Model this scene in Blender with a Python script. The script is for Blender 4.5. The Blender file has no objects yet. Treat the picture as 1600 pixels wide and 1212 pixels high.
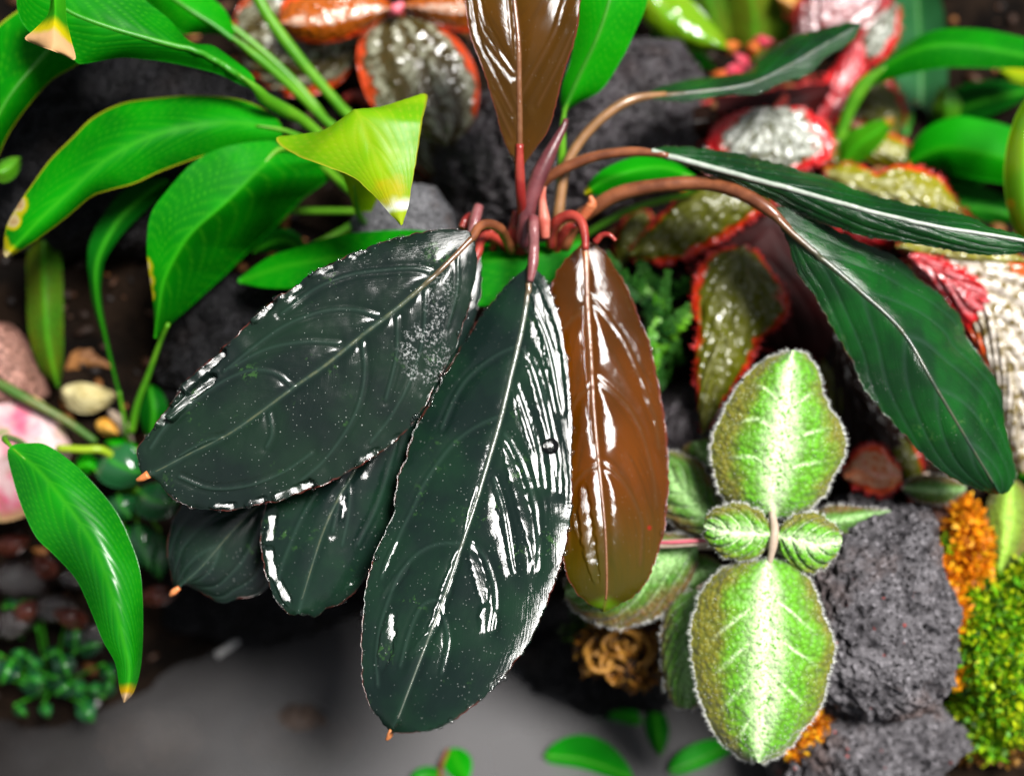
import bpy, math, random
import numpy as np
from mathutils import Vector, Matrix

# ---------------------------------------------------------------- scene, camera, light
scn = bpy.context.scene
col = scn.collection
S = 0.01                                   # everything below is laid out in centimetres
CAM = np.array([0.0, 0.0, 45.0])
C45 = math.sqrt(0.5)
RGT = np.array([1.0, 0, 0]); UPV = np.array([0, C45, C45]); FWD = np.array([0, C45, -C45])

cam = bpy.data.cameras.new('camera'); cam_o = bpy.data.objects.new('camera', cam); col.objects.link(cam_o)
cam_o.location = CAM * S; cam_o.rotation_euler = (math.radians(45), 0, 0)
cam.lens = 50; cam.sensor_width = 36; cam.clip_start = 0.01; cam.clip_end = 60
cam.dof.use_dof = True; cam.dof.focus_distance = 0.409; cam.dof.aperture_fstop = 3.6; cam.dof.aperture_blades = 0
scn.camera = cam_o

SUN = np.array([.36, -.32, .87]); SUN /= np.linalg.norm(SUN)
world = bpy.data.worlds.new('World'); scn.world = world; world.use_nodes = True
wn = world.node_tree; wn.nodes.clear()
sky = wn.nodes.new('ShaderNodeTexSky'); sky.sky_type = 'NISHITA'; sky.sun_disc = False
sky.sun_elevation = math.asin(SUN[2]); sky.sun_rotation = math.atan2(SUN[0], SUN[1])
sky.air_density = 1.0; sky.dust_density = 1.5; sky.ozone_density = 1.0
hs = wn.nodes.new('ShaderNodeHueSaturation'); hs.inputs['Saturation'].default_value = 0.3
bg = wn.nodes.new('ShaderNodeBackground'); bg.inputs['Strength'].default_value = 0.05
wo = wn.nodes.new('ShaderNodeOutputWorld')
wn.links.new(sky.outputs[0], hs.inputs['Color']); wn.links.new(hs.outputs[0], bg.inputs['Color']); wn.links.new(bg.outputs[0], wo.inputs[0])
sl = bpy.data.lights.new('sun', 'SUN'); sl.energy = 5.0; sl.angle = math.radians(20); sl.color = (1.0, 0.97, 0.93)
so = bpy.data.objects.new('sun', sl); col.objects.link(so)
so.rotation_euler = Vector(SUN).to_track_quat('Z', 'Y').to_euler(); so.location = (0.2, -0.2, 1.5)
vs = scn.view_settings; vs.view_transform = 'Standard'; vs.look = 'None'; vs.exposure = 0.92; vs.gamma = 1.0; vs.use_curve_mapping = False
scn.display_settings.display_device = 'sRGB'
scn.render.engine = 'CYCLES'
cy = scn.cycles
cy.use_denoising = True; cy.max_bounces = 7; cy.diffuse_bounces = 3; cy.glossy_bounces = 3; cy.transmission_bounces = 6; cy.transparent_max_bounces = 8
cy.caustics_reflective = False; cy.caustics_refractive = False; cy.sample_clamp_indirect = 4

# ---------------------------------------------------------------- numeric helpers
rng = np.random.default_rng(7); random.seed(7)
_perm = np.random.default_rng(3).permutation(256); _perm = np.concatenate([_perm, _perm, _perm])
_g3 = np.random.default_rng(5).normal(size=(256, 3)); _g3 /= np.linalg.norm(_g3, axis=1)[:, None]
def pn(p):
    """3-D gradient noise, about -0.7..0.7"""
    p = np.asarray(p, float); i = np.floor(p).astype(int); f = p - i; i &= 255
    w = f * f * f * (f * (f * 6 - 15) + 10); out = 0
    for dx in (0, 1):
        for dy in (0, 1):
            for dz in (0, 1):
                h = _perm[_perm[_perm[(i[..., 0] + dx) & 255] + ((i[..., 1] + dy) & 255)] + ((i[..., 2] + dz) & 255)]
                g = _g3[h]; d = f - np.array([dx, dy, dz])
                k = (w[..., 0] if dx else 1 - w[..., 0]) * (w[..., 1] if dy else 1 - w[..., 1]) * (w[..., 2] if dz else 1 - w[..., 2])
                out = out + k * (g * d).sum(-1)
    return out
def fbm(p, o=4, g=0.5):
    p = np.asarray(p, float); a, s, r = 1.0, 1.0, 0
    for k in range(o):
        r = r + a * pn(p * s + 17.3 * k); a *= g; s *= 2.03
    return r
def n1(x, seed):
    x = np.asarray(x, float); return pn(np.stack([x, np.full_like(x, seed * 7.31 + .37), np.full_like(x, .71)], -1))
def P(px, py, d):
    """a photograph pixel (1600 x 1212) at depth d cm along the view axis -> world cm"""
    px, py, d = (np.asarray(a, float) for a in (px, py, d))
    x = (px - 800) / 800 * .36 * d; y = (606 - py) / 800 * .36 * d
    return CAM + x[..., None] * RGT + y[..., None] * UPV + d[..., None] * FWD
def res(pts, n, keep=3):
    """Catmull-Rom through pts, n samples evenly spaced in the first two coordinates"""
    p = np.asarray(pts, float)
    if len(p) == 2: p = np.stack([p[0], p.mean(0), p[1]])
    q = np.concatenate([[2 * p[0] - p[1]], p, [2 * p[-1] - p[-2]]]); out = []
    t = np.linspace(0, 1, 12, endpoint=False)[:, None]
    for i in range(len(p) - 1):
        a, b, c, d = q[i:i + 4]
        out.append(.5 * (2 * b + (c - a) * t + (2 * a - 5 * b + 4 * c - d) * t ** 2 + (3 * b - 3 * c + d - a) * t ** 3))
    o = np.concatenate(out + [p[-1:]]); z = o.copy()
    if o.shape[1] > 2: z[:, 2] *= 55
    s = np.concatenate([[0], np.cumsum(np.linalg.norm(np.diff(z[:, :3], axis=0), axis=1))])
    u = np.linspace(0, s[-1], n)
    return np.stack([np.interp(u, s, o[:, k]) for k in range(o.shape[1])], -1)
def nrm(a): return a / (np.linalg.norm(a, axis=-1, keepdims=True) + 1e-12)
def segdist(q, line):
    """distance of points q (...,2) to a polyline, in pixels"""
    line = res(np.asarray(line, float)[:, :2], 22); best = np.full(q.shape[:-1], 1e9)
    for a, b in zip(line[:-1], line[1:]):
        ab = b - a; t = np.clip(((q - a) @ ab) / (ab @ ab + 1e-9), 0, 1)
        best = np.minimum(best, np.linalg.norm(q - a - t[..., None] * ab, axis=-1))
    return best

# ---------------------------------------------------------------- object helpers
def tag(o, label=None, cat=None, group=None, kind=None):
    for k, v in (('label', label), ('category', cat), ('group', group), ('kind', kind)):
        if v: o[k] = v
    return o
def thing(name, label, cat, loc, group=None):
    o = bpy.data.objects.new(name, None); col.objects.link(o); o.location = np.asarray(loc) * S; o.empty_display_size = .01
    o['org'] = [float(v) for v in loc]
    return tag(o, label, cat, group)
def world_org(o):
    w = np.zeros(3)
    while o is not None:
        if 'org' in o: w = w + np.array(list(o['org']))
        o = o.parent
    return w
def mesh(name, V, F, mat, parent=None, org=None, attrs=None, smooth=True):
    """one mesh object; V in world cm; it sits at org when top-level, at its parent's origin otherwise"""
    base = world_org(parent) if parent else (np.asarray(org, float) if org is not None else np.zeros(3))
    me = bpy.data.meshes.new(name); V = (np.asarray(V, float) - base) * S
    if isinstance(F, np.ndarray):
        k = F.shape[1]; me.vertices.add(len(V)); me.vertices.foreach_set('co', V.ravel())
        me.loops.add(F.size); me.loops.foreach_set('vertex_index', F.ravel().astype(np.int32))
        me.polygons.add(len(F)); me.polygons.foreach_set('loop_start', np.arange(0, F.size, k, dtype=np.int32))
        me.update(calc_edges=True); me.validate()
    else:
        me.from_pydata(V.tolist(), [], F)
    if smooth: me.polygons.foreach_set('use_smooth', np.ones(len(me.polygons), bool))
    for k, a in (attrs or {}).items():
        at = me.attributes.new(k, 'FLOAT', 'POINT'); at.data.foreach_set('value', np.asarray(a, np.float32).ravel())
    if mat: me.materials.append(mat)
    o = bpy.data.objects.new(name, me); col.objects.link(o)
    if parent: o.parent = parent
    else:
        o.location = base * S; o['org'] = [float(v) for v in base]
    return o
def grid_faces(a, b, off=0, flip=False):
    i = np.arange(a * b).reshape(a, b) + off
    q = np.stack([i[:-1, :-1], i[1:, :-1], i[1:, 1:], i[:-1, 1:]], -1).reshape(-1, 4)
    return q[:, ::-1] if flip else q
def tube_geo(pts, rad, n=10, off=0):
    pts = np.asarray(pts, float); m = len(pts); t = nrm(np.gradient(pts, axis=0)); rad = np.asarray(rad, float)
    a = np.array([.3, -.2, .9]); fr = []
    for k in range(m):
        a = a - t[k] * (a @ t[k]); a = a / (np.linalg.norm(a) + 1e-9); fr.append((a, np.cross(t[k], a)))
    ang = np.linspace(0, 2 * math.pi, n, endpoint=False)
    V = np.array([pts[k] + rad[k] * (np.cos(ang)[:, None] * fr[k][0] + np.sin(ang)[:, None] * fr[k][1]) for k in range(m)]).reshape(-1, 3)
    i = np.arange(m * n).reshape(m, n); j = np.roll(i, -1, 1)
    F = np.stack([i[:-1], j[:-1], j[1:], i[1:]], -1).reshape(-1, 4)
    V = np.concatenate([V, pts[:1], pts[-1:]]); c0, c1 = m * n, m * n + 1
    T = np.concatenate([np.stack([j[0], i[0], np.full(n, c0), np.full(n, c0)], -1), np.stack([i[-1], j[-1], np.full(n, c1), np.full(n, c1)], -1)])
    return V, F + off, T + off
def tube(name, pts, rpx, mat, parent, n=10, m=28, org=None, wob=.09):
    """pts: (px,py,depth); rpx: radii in pixels along it"""
    c = res(pts, m); W = P(c[:, 0], c[:, 1], c[:, 2])
    r = np.interp(np.linspace(0, 1, m), np.linspace(0, 1, len(rpx)), rpx) * .36 * c[:, 2] / 800
    if wob: r = r * (1 + wob * n1(np.arange(m) * .35, c[0, 0] + 1))
    V, F, T = tube_geo(W, r, n)
    faces = F.tolist() + [f[:3] for f in T.tolist()]
    v = np.concatenate([np.repeat(np.linspace(0, 1, m), n), [0, 1]])
    return mesh(name, V, faces, mat, parent, org=org, attrs={'lv': v})
TIPS = {}
def blade(name, mid, L, R, mat, parent, nu=16, nv=56, dl=.4, dr=.4, p=1.4, veins=None, vw=26, pillow=0, ridge=0, groove=0,
          auto=None, ruffle=0, rl=40, ser=0, serl=16, thick=.03, spots=(), glare=(), streaks=(), org=None, midv=True, rough=0, label=None, seed=None):
    M = res(mid, nv + 1); E = []
    sd = seed if seed is not None else (M[nv // 2, 0] * .013 + M[nv // 2, 1] * .017)
    for side, (e, off) in enumerate(((L, dl), (R, dr))):
        e = np.asarray(e, float)
        if e.shape[1] == 2:
            o = np.interp(np.linspace(0, 1, len(e)), np.linspace(0, 1, np.size(off)), np.atleast_1d(off)) if np.size(off) > 1 else np.full(len(e), float(off))
            e = np.concatenate([e, o[:, None]], 1)
        z = e.copy(); z[:, 2] = 0
        r = res(e, nv + 1) if False else None
        q = res(z, nv + 1); s0 = np.concatenate([[0], np.cumsum(np.linalg.norm(np.diff(e[:, :2], axis=0), axis=1))]); s0 /= s0[-1]
        q[:, 2] = np.interp(np.linspace(0, 1, nv + 1), s0, e[:, 2])
        q0 = q[:, :2].copy()
        if ser:
            t2 = nrm(np.gradient(q[:, :2], axis=0)); nn = np.stack([-t2[:, 1], t2[:, 0]], -1)
            sl_ = np.concatenate([[0], np.cumsum(np.linalg.norm(np.diff(q[:, :2], axis=0), axis=1))])
            q[:, :2] += nn * (ser * 1.6 * (n1(sl_ / serl, sd + side * 3) + .5 * n1(sl_ / serl * 2.3, sd + 9 + side)))[:, None]
        E.append(np.concatenate([q0, q[:, 2:3], q[:, :2] - q0], 1))
    u = np.linspace(-1, 1, 2 * nu + 1); t = np.abs(u)[None, :]; v = np.linspace(0, 1, nv + 1)[:, None]
    Eg = np.where((u < 0)[None, :, None], E[0][:, None, :], E[1][:, None, :])
    px = M[:, None, 0] + (Eg[..., 0] - M[:, None, 0]) * t; py = M[:, None, 1] + (Eg[..., 1] - M[:, None, 1]) * t
    px = px + Eg[..., 3] * t ** 7; py = py + Eg[..., 4] * t ** 7
    d = M[:, None, 2] + Eg[..., 2] * t ** p
    fade = np.minimum(1, np.minimum(v, 1 - v) * 9)
    if ruffle:
        s = np.hypot(px - px[:1], py - py[:1])
        rr = n1(v * (np.hypot(*(M[-1, :2] - M[0, :2])) / rl) + 0 * u[None, :], sd) * (u < 0) + n1(v * (np.hypot(*(M[-1, :2] - M[0, :2])) / rl) + 0 * u[None, :], sd + 5) * (u >= 0)
        d = d + ruffle * 2 * rr * t ** 5 * fade
    W = P(px, py, d)
    N = nrm(np.cross(np.gradient(W, axis=0), np.gradient(W, axis=1)))
    flip = (N * (CAM - W)).sum(-1).mean() < 0
    if flip: N = -N
    hw = np.hypot(Eg[..., 0] - M[:, None, 0], Eg[..., 1] - M[:, None, 1]); dm = hw * t
    h = np.zeros_like(d); vein = np.zeros_like(d); q2 = np.stack([px, py], -1)
    cap = (1 - t ** 8) * fade
    lw = v - (.10 * t + .28 * t ** 2)
    if veins:
        D = np.full(d.shape, 1e9)
        for ln in veins: D = np.minimum(D, segdist(q2, ln))
        vein = np.maximum(vein, np.exp(-(D / 2.2) ** 2)); D2 = np.minimum(D, dm + 4)
        h += pillow * (1 - np.exp(-(D2 / vw) ** 2)) * cap + ridge * np.exp(-(D / 2.4) ** 2) * cap - ridge * .9 * np.exp(-((D - 6) / 4) ** 2) * cap
    if auto:
        n_, a_, b_ = auto; lw = v - (a_ * t + b_ * t ** 2); ph = lw * n_; dd = np.abs(ph - np.round(ph))
        vein = np.maximum(vein, np.exp(-(dd / .07) ** 2) * (t > .02)); h += pillow * (1 - np.exp(-(dd / .2) ** 2)) * cap * np.minimum(1, t * 6)
        h -= ridge * np.exp(-(dd / .07) ** 2) * cap
    if midv: vein = np.maximum(vein, np.exp(-(dm / 4.0) ** 2))
    if groove: h -= groove * np.exp(-(dm / 9.0) ** 2) * fade
    if rough: h += rough * fbm(W * 1.6 + sd, 3) * cap
    Cv = nrm(CAM - W); Hv = nrm(Cv + SUN); ct = lambda a: np.stack([a @ RGT, a @ UPV], -1) / np.maximum(.15, -(a @ FWD))[..., None]
    dN = ct(Hv) - ct(N)
    if streaks: brk = 1.1 * np.minimum(.25, fbm(np.stack([px / 9, py / 9, 0 * px + sd], -1), 3))
    for ln, w_, ang, slope in streaks:
        # water film along a line: a flat facet shaped to catch the sun
        l2 = res(np.asarray(ln, float), 30)
        if slope is None:
            k0 = segdist(q2, ln) < w_ * 1.2; g_ = dN[k0].mean(0) if k0.any() else np.zeros(2)
            g_ = g_ * min(1, .5 / (np.linalg.norm(g_) + 1e-6))
            if ang == 'b':
                c0 = l2.mean(0); mk = np.clip((1.0 - segdist(q2, ln) / w_ + .35 * brk) * 3.0, 0, 1); mk = mk * mk * (3 - 2 * mk)
                h += -((px - c0[0]) * g_[0] - (py - c0[1]) * g_[1]) * (.36 * 41 / 800) * mk; continue
            tn = l2[-1] - l2[0]; ang = math.atan2(-tn[1], tn[0]) + math.pi / 2
            if math.cos(ang) * g_[0] + math.sin(ang) * g_[1] < 0: ang += math.pi
            slope = min(.6, math.cos(ang) * g_[0] + math.sin(ang) * g_[1])
        bd = np.full(d.shape, 1e9); off = np.zeros(d.shape); wl = np.ones(d.shape)
        dirv = np.array([math.cos(ang), -math.sin(ang)])
        for k, (a, b) in enumerate(zip(l2[:-1], l2[1:])):
            ab = b - a; tt = np.clip(((q2 - a) @ ab) / (ab @ ab + 1e-9), 0, 1); c = a + tt[..., None] * ab
            dist = np.linalg.norm(q2 - c, axis=-1); mm = dist < bd; bd = np.where(mm, dist, bd)
            off = np.where(mm, ((q2 - c) * dirv).sum(-1), off); f = (k + .5) / 29; wl = np.where(mm, .35 + .65 * math.sin(math.pi * min(1, .12 + f * .8)) , wl)
        mk = np.clip((1.0 - bd / (w_ * wl) + .45 * brk) * 3.0, 0, 1); mk = mk * mk * (3 - 2 * mk)
        h += -slope * off * (.36 * 41 / 800) * mk
    W2 = W + N * h[..., None]
    a, b = W.shape[:2]; at = {'lu': u[None, :] + 0 * v, 'lv': v + 0 * u[None, :], 'vein': vein, 'lw': lw + 0 * d, 'edge': t + 0 * d}
    sp = np.zeros_like(d)
    for x, y, r, k in spots: sp = np.maximum(sp, k * np.clip(1.6 - np.hypot(px - x, py - y) / r, 0, 1))
    at['spot'] = sp
    glr = np.zeros_like(d)
    for x, y, r in glare: glr = np.maximum(glr, np.exp(-((px - x) ** 2 + (py - y) ** 2) / r ** 2))
    at['glare'] = glr
    N2 = nrm(np.cross(np.gradient(W2, axis=0), np.gradient(W2, axis=1))); N2 = -N2 if flip else N2
    B = W2 - N2 * thick * (1 - .6 * t[..., None] ** 6)
    V = np.concatenate([W2.reshape(-1, 3), B.reshape(-1, 3)]); n = a * b
    F = [grid_faces(a, b, 0, flip), grid_faces(a, b, n, not flip)]
    i = np.arange(n).reshape(a, b)
    for k, e in enumerate((i[:, 0], i[::-1, -1], i[0, ::-1], i[-1, :])):
        f = np.stack([e[:-1], e[:-1] + n, e[1:] + n, e[1:]], -1); F.append(f if flip else f[:, ::-1])
    o = mesh(name, V, np.concatenate(F), mat, parent, org=org, attrs={k: np.concatenate([x.ravel(), x.ravel()]) for k, x in at.items()})
    if label: o['label'] = label
    TIPS[o.name] = (W2, N2, M)
    return o
def midrib(leaf, mat, r0, r1, upto=.97, sink=.35, frm=0.0, n=8):
    W, N, M = TIPS[leaf.name]; m, c = W.shape[0], W.shape[1] // 2; a, b = int(m * frm), max(4, int(m * upto)); k = np.arange(a, b)
    r = np.linspace(r0, r1, len(k)) * .36 * 42 / 800
    c3 = W[k, c] + N[k, c] * (-(r * sink))[:, None]
    V, F, T = tube_geo(c3, r, n)
    return mesh('midrib', V, F.tolist() + [f[:3] for f in T.tolist()], mat, leaf, attrs={'lv': np.concatenate([np.repeat(np.linspace(0, 1, len(k)), n), [0, 1]])})
def simple(name, mid, wl, mat, parent, wr=None, prof=None, **kw):
    """a leaf from its midrib and half widths in pixels; prof: list of width factors from base to tip"""
    n = 24; M = res(mid, n); t2 = nrm(np.gradient(M[:, :2], axis=0)); nn = np.stack([t2[:, 1], -t2[:, 0]], -1)
    f = np.interp(np.linspace(0, 1, n), np.linspace(0, 1, len(prof)), prof) if prof else np.sin(math.pi * np.linspace(0, 1, n) ** .85) ** .75
    f = np.maximum(f, .02); wr = wl if wr is None else wr
    return blade(name, mid, M[:, :2] + nn * (wl * f)[:, None], M[:, :2] - nn * (wr * f)[:, None], mat, parent, **kw)
def hairs(leaf, mat, n, length, seed=1, rim=False, wd=.0075):
    """short hairs standing along a leaf's margin and thinly over its face"""
    W, N, M = TIPS[leaf.name]; r = np.random.default_rng(seed); a, b = W.shape[:2]; V, F = [], []
    for k in range(n):
        i = r.integers(0, a - 1)
        if rim or r.random() < .55:
            j = 0 if r.random() < .5 else b - 1; out = nrm(W[i, j] - W[i, 1 if j == 0 else b - 2]); ln = length * r.uniform(.6, 1.2)
            if i > a - 6 : out = nrm(W[i, j] - W[max(0, i - 5), b // 2])
        else:
            j = int(np.clip(r.normal(0, .9), -1, 1) * (b // 2) + b // 2); j = min(b - 1, max(0, j)); out = N[i, j]; ln = length * .55
        p0 = W[i, j] + (W[i + 1, j] - W[i, j]) * r.random(); dr = nrm(out + .45 * N[i, j] + r.normal(0, .28, 3)); sd = nrm(np.cross(dr, r.normal(0, 1, 3))) * wd
        q = len(V); V += [p0 - sd, p0 + sd, p0 + dr * ln]; F.append((q, q + 1, q + 2))
    o = mesh('leaf_hair', np.array(V), np.array(F), mat, leaf, smooth=False); o['kind'] = 'stuff'; return o
# ---------------------------------------------------------------- materials
class G:
    """small shader-graph writer"""
    def __init__(s, name):
        s.m = bpy.data.materials.new(name); s.m.use_nodes = True; s.t = s.m.node_tree; s.t.nodes.clear(); s.out = s.t.nodes.new('ShaderNodeOutputMaterial')
    def put(s, sock, v):
        if isinstance(v, bpy.types.NodeSocket): s.t.links.new(v, sock)
        elif v is not None:
            if isinstance(v, tuple) and len(v) == 3 and sock.type == 'RGBA': v = v + (1,)
            sock.default_value = v
    def attr(s, k): n = s.t.nodes.new('ShaderNodeAttribute'); n.attribute_name = k; return n.outputs['Fac']
    def obj(s): return s.t.nodes.new('ShaderNodeTexCoord').outputs['Object']
    def math(s, op, a, b=0.0, clamp=False):
        n = s.t.nodes.new('ShaderNodeMath'); n.operation = op; n.use_clamp = clamp; s.put(n.inputs[0], a); s.put(n.inputs[1], b); return n.outputs[0]
    def mul(s, a, b): return s.math('MULTIPLY', a, b)
    def add(s, a, b): return s.math('ADD', a, b)
    def step(s, x, lo, hi):
        n = s.t.nodes.new('ShaderNodeMapRange'); n.interpolation_type = 'SMOOTHSTEP'; s.put(n.inputs[0], x); n.inputs[1].default_value = lo; n.inputs[2].default_value = hi; return n.outputs[0]
    def rng(s, x, lo, hi, a, b):
        n = s.t.nodes.new('ShaderNodeMapRange'); s.put(n.inputs[0], x); n.inputs[1].default_value = lo; n.inputs[2].default_value = hi; n.inputs[3].default_value = a; n.inputs[4].default_value = b; return n.outputs[0]
    def mix(s, f, a, b, mode='MIX'):
        n = s.t.nodes.new('ShaderNodeMix'); n.data_type = 'RGBA'; n.blend_type = mode; s.put(n.inputs[0], f); s.put(n.inputs[6], a); s.put(n.inputs[7], b); return n.outputs[2]
    def vec(s, x, y, z=0.0): n = s.t.nodes.new('ShaderNodeCombineXYZ'); s.put(n.inputs[0], x); s.put(n.inputs[1], y); s.put(n.inputs[2], z); return n.outputs[0]
    def noise(s, scale, detail=3, v=None, rough=.55, dist=0.0):
        n = s.t.nodes.new('ShaderNodeTexNoise'); s.put(n.inputs['Vector'], v if v is not None else s.obj()); n.inputs['Scale'].default_value = scale
        n.inputs['Detail'].default_value = detail; n.inputs['Roughness'].default_value = rough; n.inputs['Distortion'].default_value = dist; return n.outputs['Fac']
    def voro(s, scale, v=None, out='Distance', feat='F1', rnd=1.0):
        n = s.t.nodes.new('ShaderNodeTexVoronoi'); n.feature = feat; s.put(n.inputs['Vector'], v if v is not None else s.obj()); n.inputs['Scale'].default_value = scale; n.inputs['Randomness'].default_value = rnd; return n.outputs[out]
    def sep(s, c): n = s.t.nodes.new('ShaderNodeSeparateColor'); s.put(n.inputs[0], c); return n.outputs[0]
    def bump(s, h, dist, strength=1.0, normal=None):
        n = s.t.nodes.new('ShaderNodeBump'); s.put(n.inputs['Height'], h); n.inputs['Distance'].default_value = dist; n.inputs['Strength'].default_value = strength
        if normal is not None: s.put(n.inputs['Normal'], normal)
        return n.outputs[0]
    def pbr(s, colr, rough=.4, normal=None, spec=.5, coat=0, coatr=.05, trans=0, metal=0, ior=None, alpha=None, sheen=0):
        n = s.t.nodes.new('ShaderNodeBsdfPrincipled'); I = n.inputs
        s.put(I['Base Color'], colr); s.put(I['Roughness'], rough); s.put(I['Specular IOR Level'], spec); s.put(I['Coat Weight'], coat); s.put(I['Coat Roughness'], coatr)
        s.put(I['Transmission Weight'], trans); s.put(I['Metallic'], metal); s.put(I['Sheen Weight'], sheen)
        if ior: I['IOR'].default_value = ior
        if alpha is not None: s.put(I['Alpha'], alpha)
        if normal is not None: s.put(I['Normal'], normal); s.put(I['Coat Normal'], normal)
        return n.outputs[0]
    def transl(s, sh, colr, f):
        n = s.t.nodes.new('ShaderNodeBsdfTranslucent'); s.put(n.inputs[0], colr); m = s.t.nodes.new('ShaderNodeMixShader'); s.put(m.inputs[0], f)
        s.t.links.new(sh, m.inputs[1]); s.t.links.new(n.outputs[0], m.inputs[2]); return m.outputs[0]
    def done(s, sh): s.t.links.new(sh, s.out.inputs[0]); return s.m

def m_dark(name, c0, c1, green=1.0, r0=.13, r1=.34, edge=(.07, .012, .008), dust=.35, streak=.00022):
    """wet dark leaf: near-black green, dusted with lime specks, red-brown margin"""
    g = G(name); v, u, vein, lw, ed, glr = (g.attr(k) for k in ('lv', 'lu', 'vein', 'lw', 'edge', 'glare'))
    big = g.noise(55, 3); c = g.mix(g.step(big, .35, .68), c0, c1)
    c = g.mix(g.mul(g.step(g.noise(90, 2), .60, .72), g.mul(g.step(g.noise(700, 3), .52, .62), .5 * green)), c, (.035, .10, .02))
    c = g.mix(g.mul(vein, .30), c, (.030, .060, .045))
    c = g.mix(g.mul(g.step(ed, .975, .998), g.step(g.noise(160, 2), .40, .60)), c, edge)
    d1 = g.voro(1000); r1_ = g.sep(g.voro(1000, out='Color')); spk = g.mul(g.step(d1, .17, .10), g.step(r1_, .62, .64))
    d2 = g.voro(430); r2_ = g.sep(g.voro(430, out='Color')); spk2 = g.mul(g.step(d2, .12, .07), g.step(r2_, .8, .82))
    patch = g.step(g.noise(45, 2), .38, .60)
    spk = g.mul(g.math('MAXIMUM', spk, spk2), g.rng(patch, 0, 1, .25, 1.0))
    glare_ = g.mul(g.step(glr, .12, .7), g.mul(g.step(g.noise(1150, 4, rough=.75), .50, .62), g.step(g.noise(190, 2), .40, .55)))  # mottled pale patch: a reflection on the wet leaf, put into the colour
    c = g.mix(g.mul(spk, dust), c, (.42, .46, .42)); c = g.mix(g.mul(glare_, .55), c, (.42, .44, .43))
    st = g.noise(1.0, 4, g.vec(g.mul(lw, 95), g.mul(u, 3.2), g.mul(v, 1.5)), .6)
    n = g.bump(st, streak, .9); n = g.bump(g.noise(1400, 2), .00003, .6, n)
    ro = g.rng(g.noise(75, 4), .38, .66, r0, r1); ro = g.math('MAXIMUM', ro, g.mul(spk, .8)); ro = g.math('MAXIMUM', ro, g.mul(glare_, .7))
    sh = g.pbr(c, ro, n, .38)
    return g.done(g.transl(sh, (.01, .05, .006), .12))
def m_brown(name, c0=(.050, .017, .001), c1=(.125, .033, .001), tc=(.42, .095, .003)):
    """coppery young leaf that goes green towards its tip"""
    g = G(name); v, u, vein, lw, ed = (g.attr(k) for k in ('lv', 'lu', 'vein', 'lw', 'edge'))
    n0 = g.noise(26, 2); c = g.mix(g.step(n0, .30, .75), c0, c1)
    c = g.mix(g.mul(g.step(g.noise(1., 3, g.vec(g.mul(lw, 22), g.mul(u, 2), 0)), .45, .7), .5), c, (.055, .024, .002))
    c = g.mix(g.mul(g.step(v, .62, .90), .75), c, (.042, .050, .003)); c = g.mix(g.step(v, .945, .985), c, (.10, .22, .005))
    c = g.mix(g.mul(vein, .6), c, (.10, .045, .012)); c = g.mix(g.step(ed, .95, .99), c, (.16, .035, .02))
    d2 = g.voro(260); k2 = g.sep(g.voro(260, out='Color')); c = g.mix(g.mul(g.step(d2, .30, .12), g.step(k2, .955, .96)), c, (.30, .012, .006))
    d1 = g.voro(1000); k1 = g.sep(g.voro(1000, out='Color')); c = g.mix(g.mul(g.mul(g.step(d1, .16, .1), g.step(k1, .8, .82)), .35), c, (.4, .3, .2))
    st = g.noise(1.0, 3, g.vec(g.mul(lw, 60), g.mul(u, 3), 0)); n = g.bump(st, .00007, .8)
    sh = g.pbr(c, g.rng(g.noise(75, 3), .38, .66, .06, .15), n, .45)
    return g.done(g.transl(sh, g.mix(g.step(v, .6, .95), tc, (.26, .26, .004)), .45))
def m_green(name, c0, c1, rough=.5, tr=.38, tcol=None, tip=None, spec=.06, vein=(.05, .40, .008), vk=.42, margin=None, lines=60, wet=.0):
    """bright soft green leaf with faint parallel veins; browned where 'spot' says so"""
    g = G(name); v, u, ve, lw, ed, sp = (g.attr(k) for k in ('lv', 'lu', 'vein', 'lw', 'edge', 'spot'))
    c = g.mix(g.step(g.noise(45, 2), .35, .68), c0, c1)
    c = g.mix(g.mul(ve, vk), c, vein)
    ln = g.noise(1.0, 2, g.vec(g.mul(lw, lines), g.mul(u, 2.5), 0)); c = g.mix(g.mul(g.step(ln, .48, .75), .40), c, c1); c = g.mix(g.mul(g.step(g.noise(18, 2), .45, .75), .55), c, tuple(x * .55 for x in c0))
    if margin: c = g.mix(g.mul(g.step(ed, .95, .995), .7), c, margin)
    if tip: k_ = tip[3] if len(tip) > 3 else .035; vv = g.add(v, g.mul(g.math('SUBTRACT', g.noise(140, 3), .5), k_ * .8)); c = g.mix(g.step(vv, tip[0], tip[0] + k_), c, tip[1]); c = g.mix(g.step(vv, tip[0] + k_, tip[0] + k_ * 1.5), c, tip[2])
    s2 = g.add(sp, g.mul(g.math('SUBTRACT', g.noise(160, 3), .5), .5))
    c = g.mix(g.step(s2, .18, .46), c, (.40, .36, .005)); c = g.mix(g.step(s2, .56, .72), c, (.46, .36, .17)); c = g.mix(g.step(s2, .80, .95), c, (.30, .13, .05))
    n = g.bump(ln, .00004, .6); n = g.bump(g.noise(900, 2), .00003, .4, n)
    sh = g.pbr(c, g.rng(g.noise(120, 2), .3, .7, rough * .75, rough * 1.25), n, spec, coat=wet, coatr=.07)
    return g.done(g.transl(sh, g.mix(.55, c, tcol or c1), tr))
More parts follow.
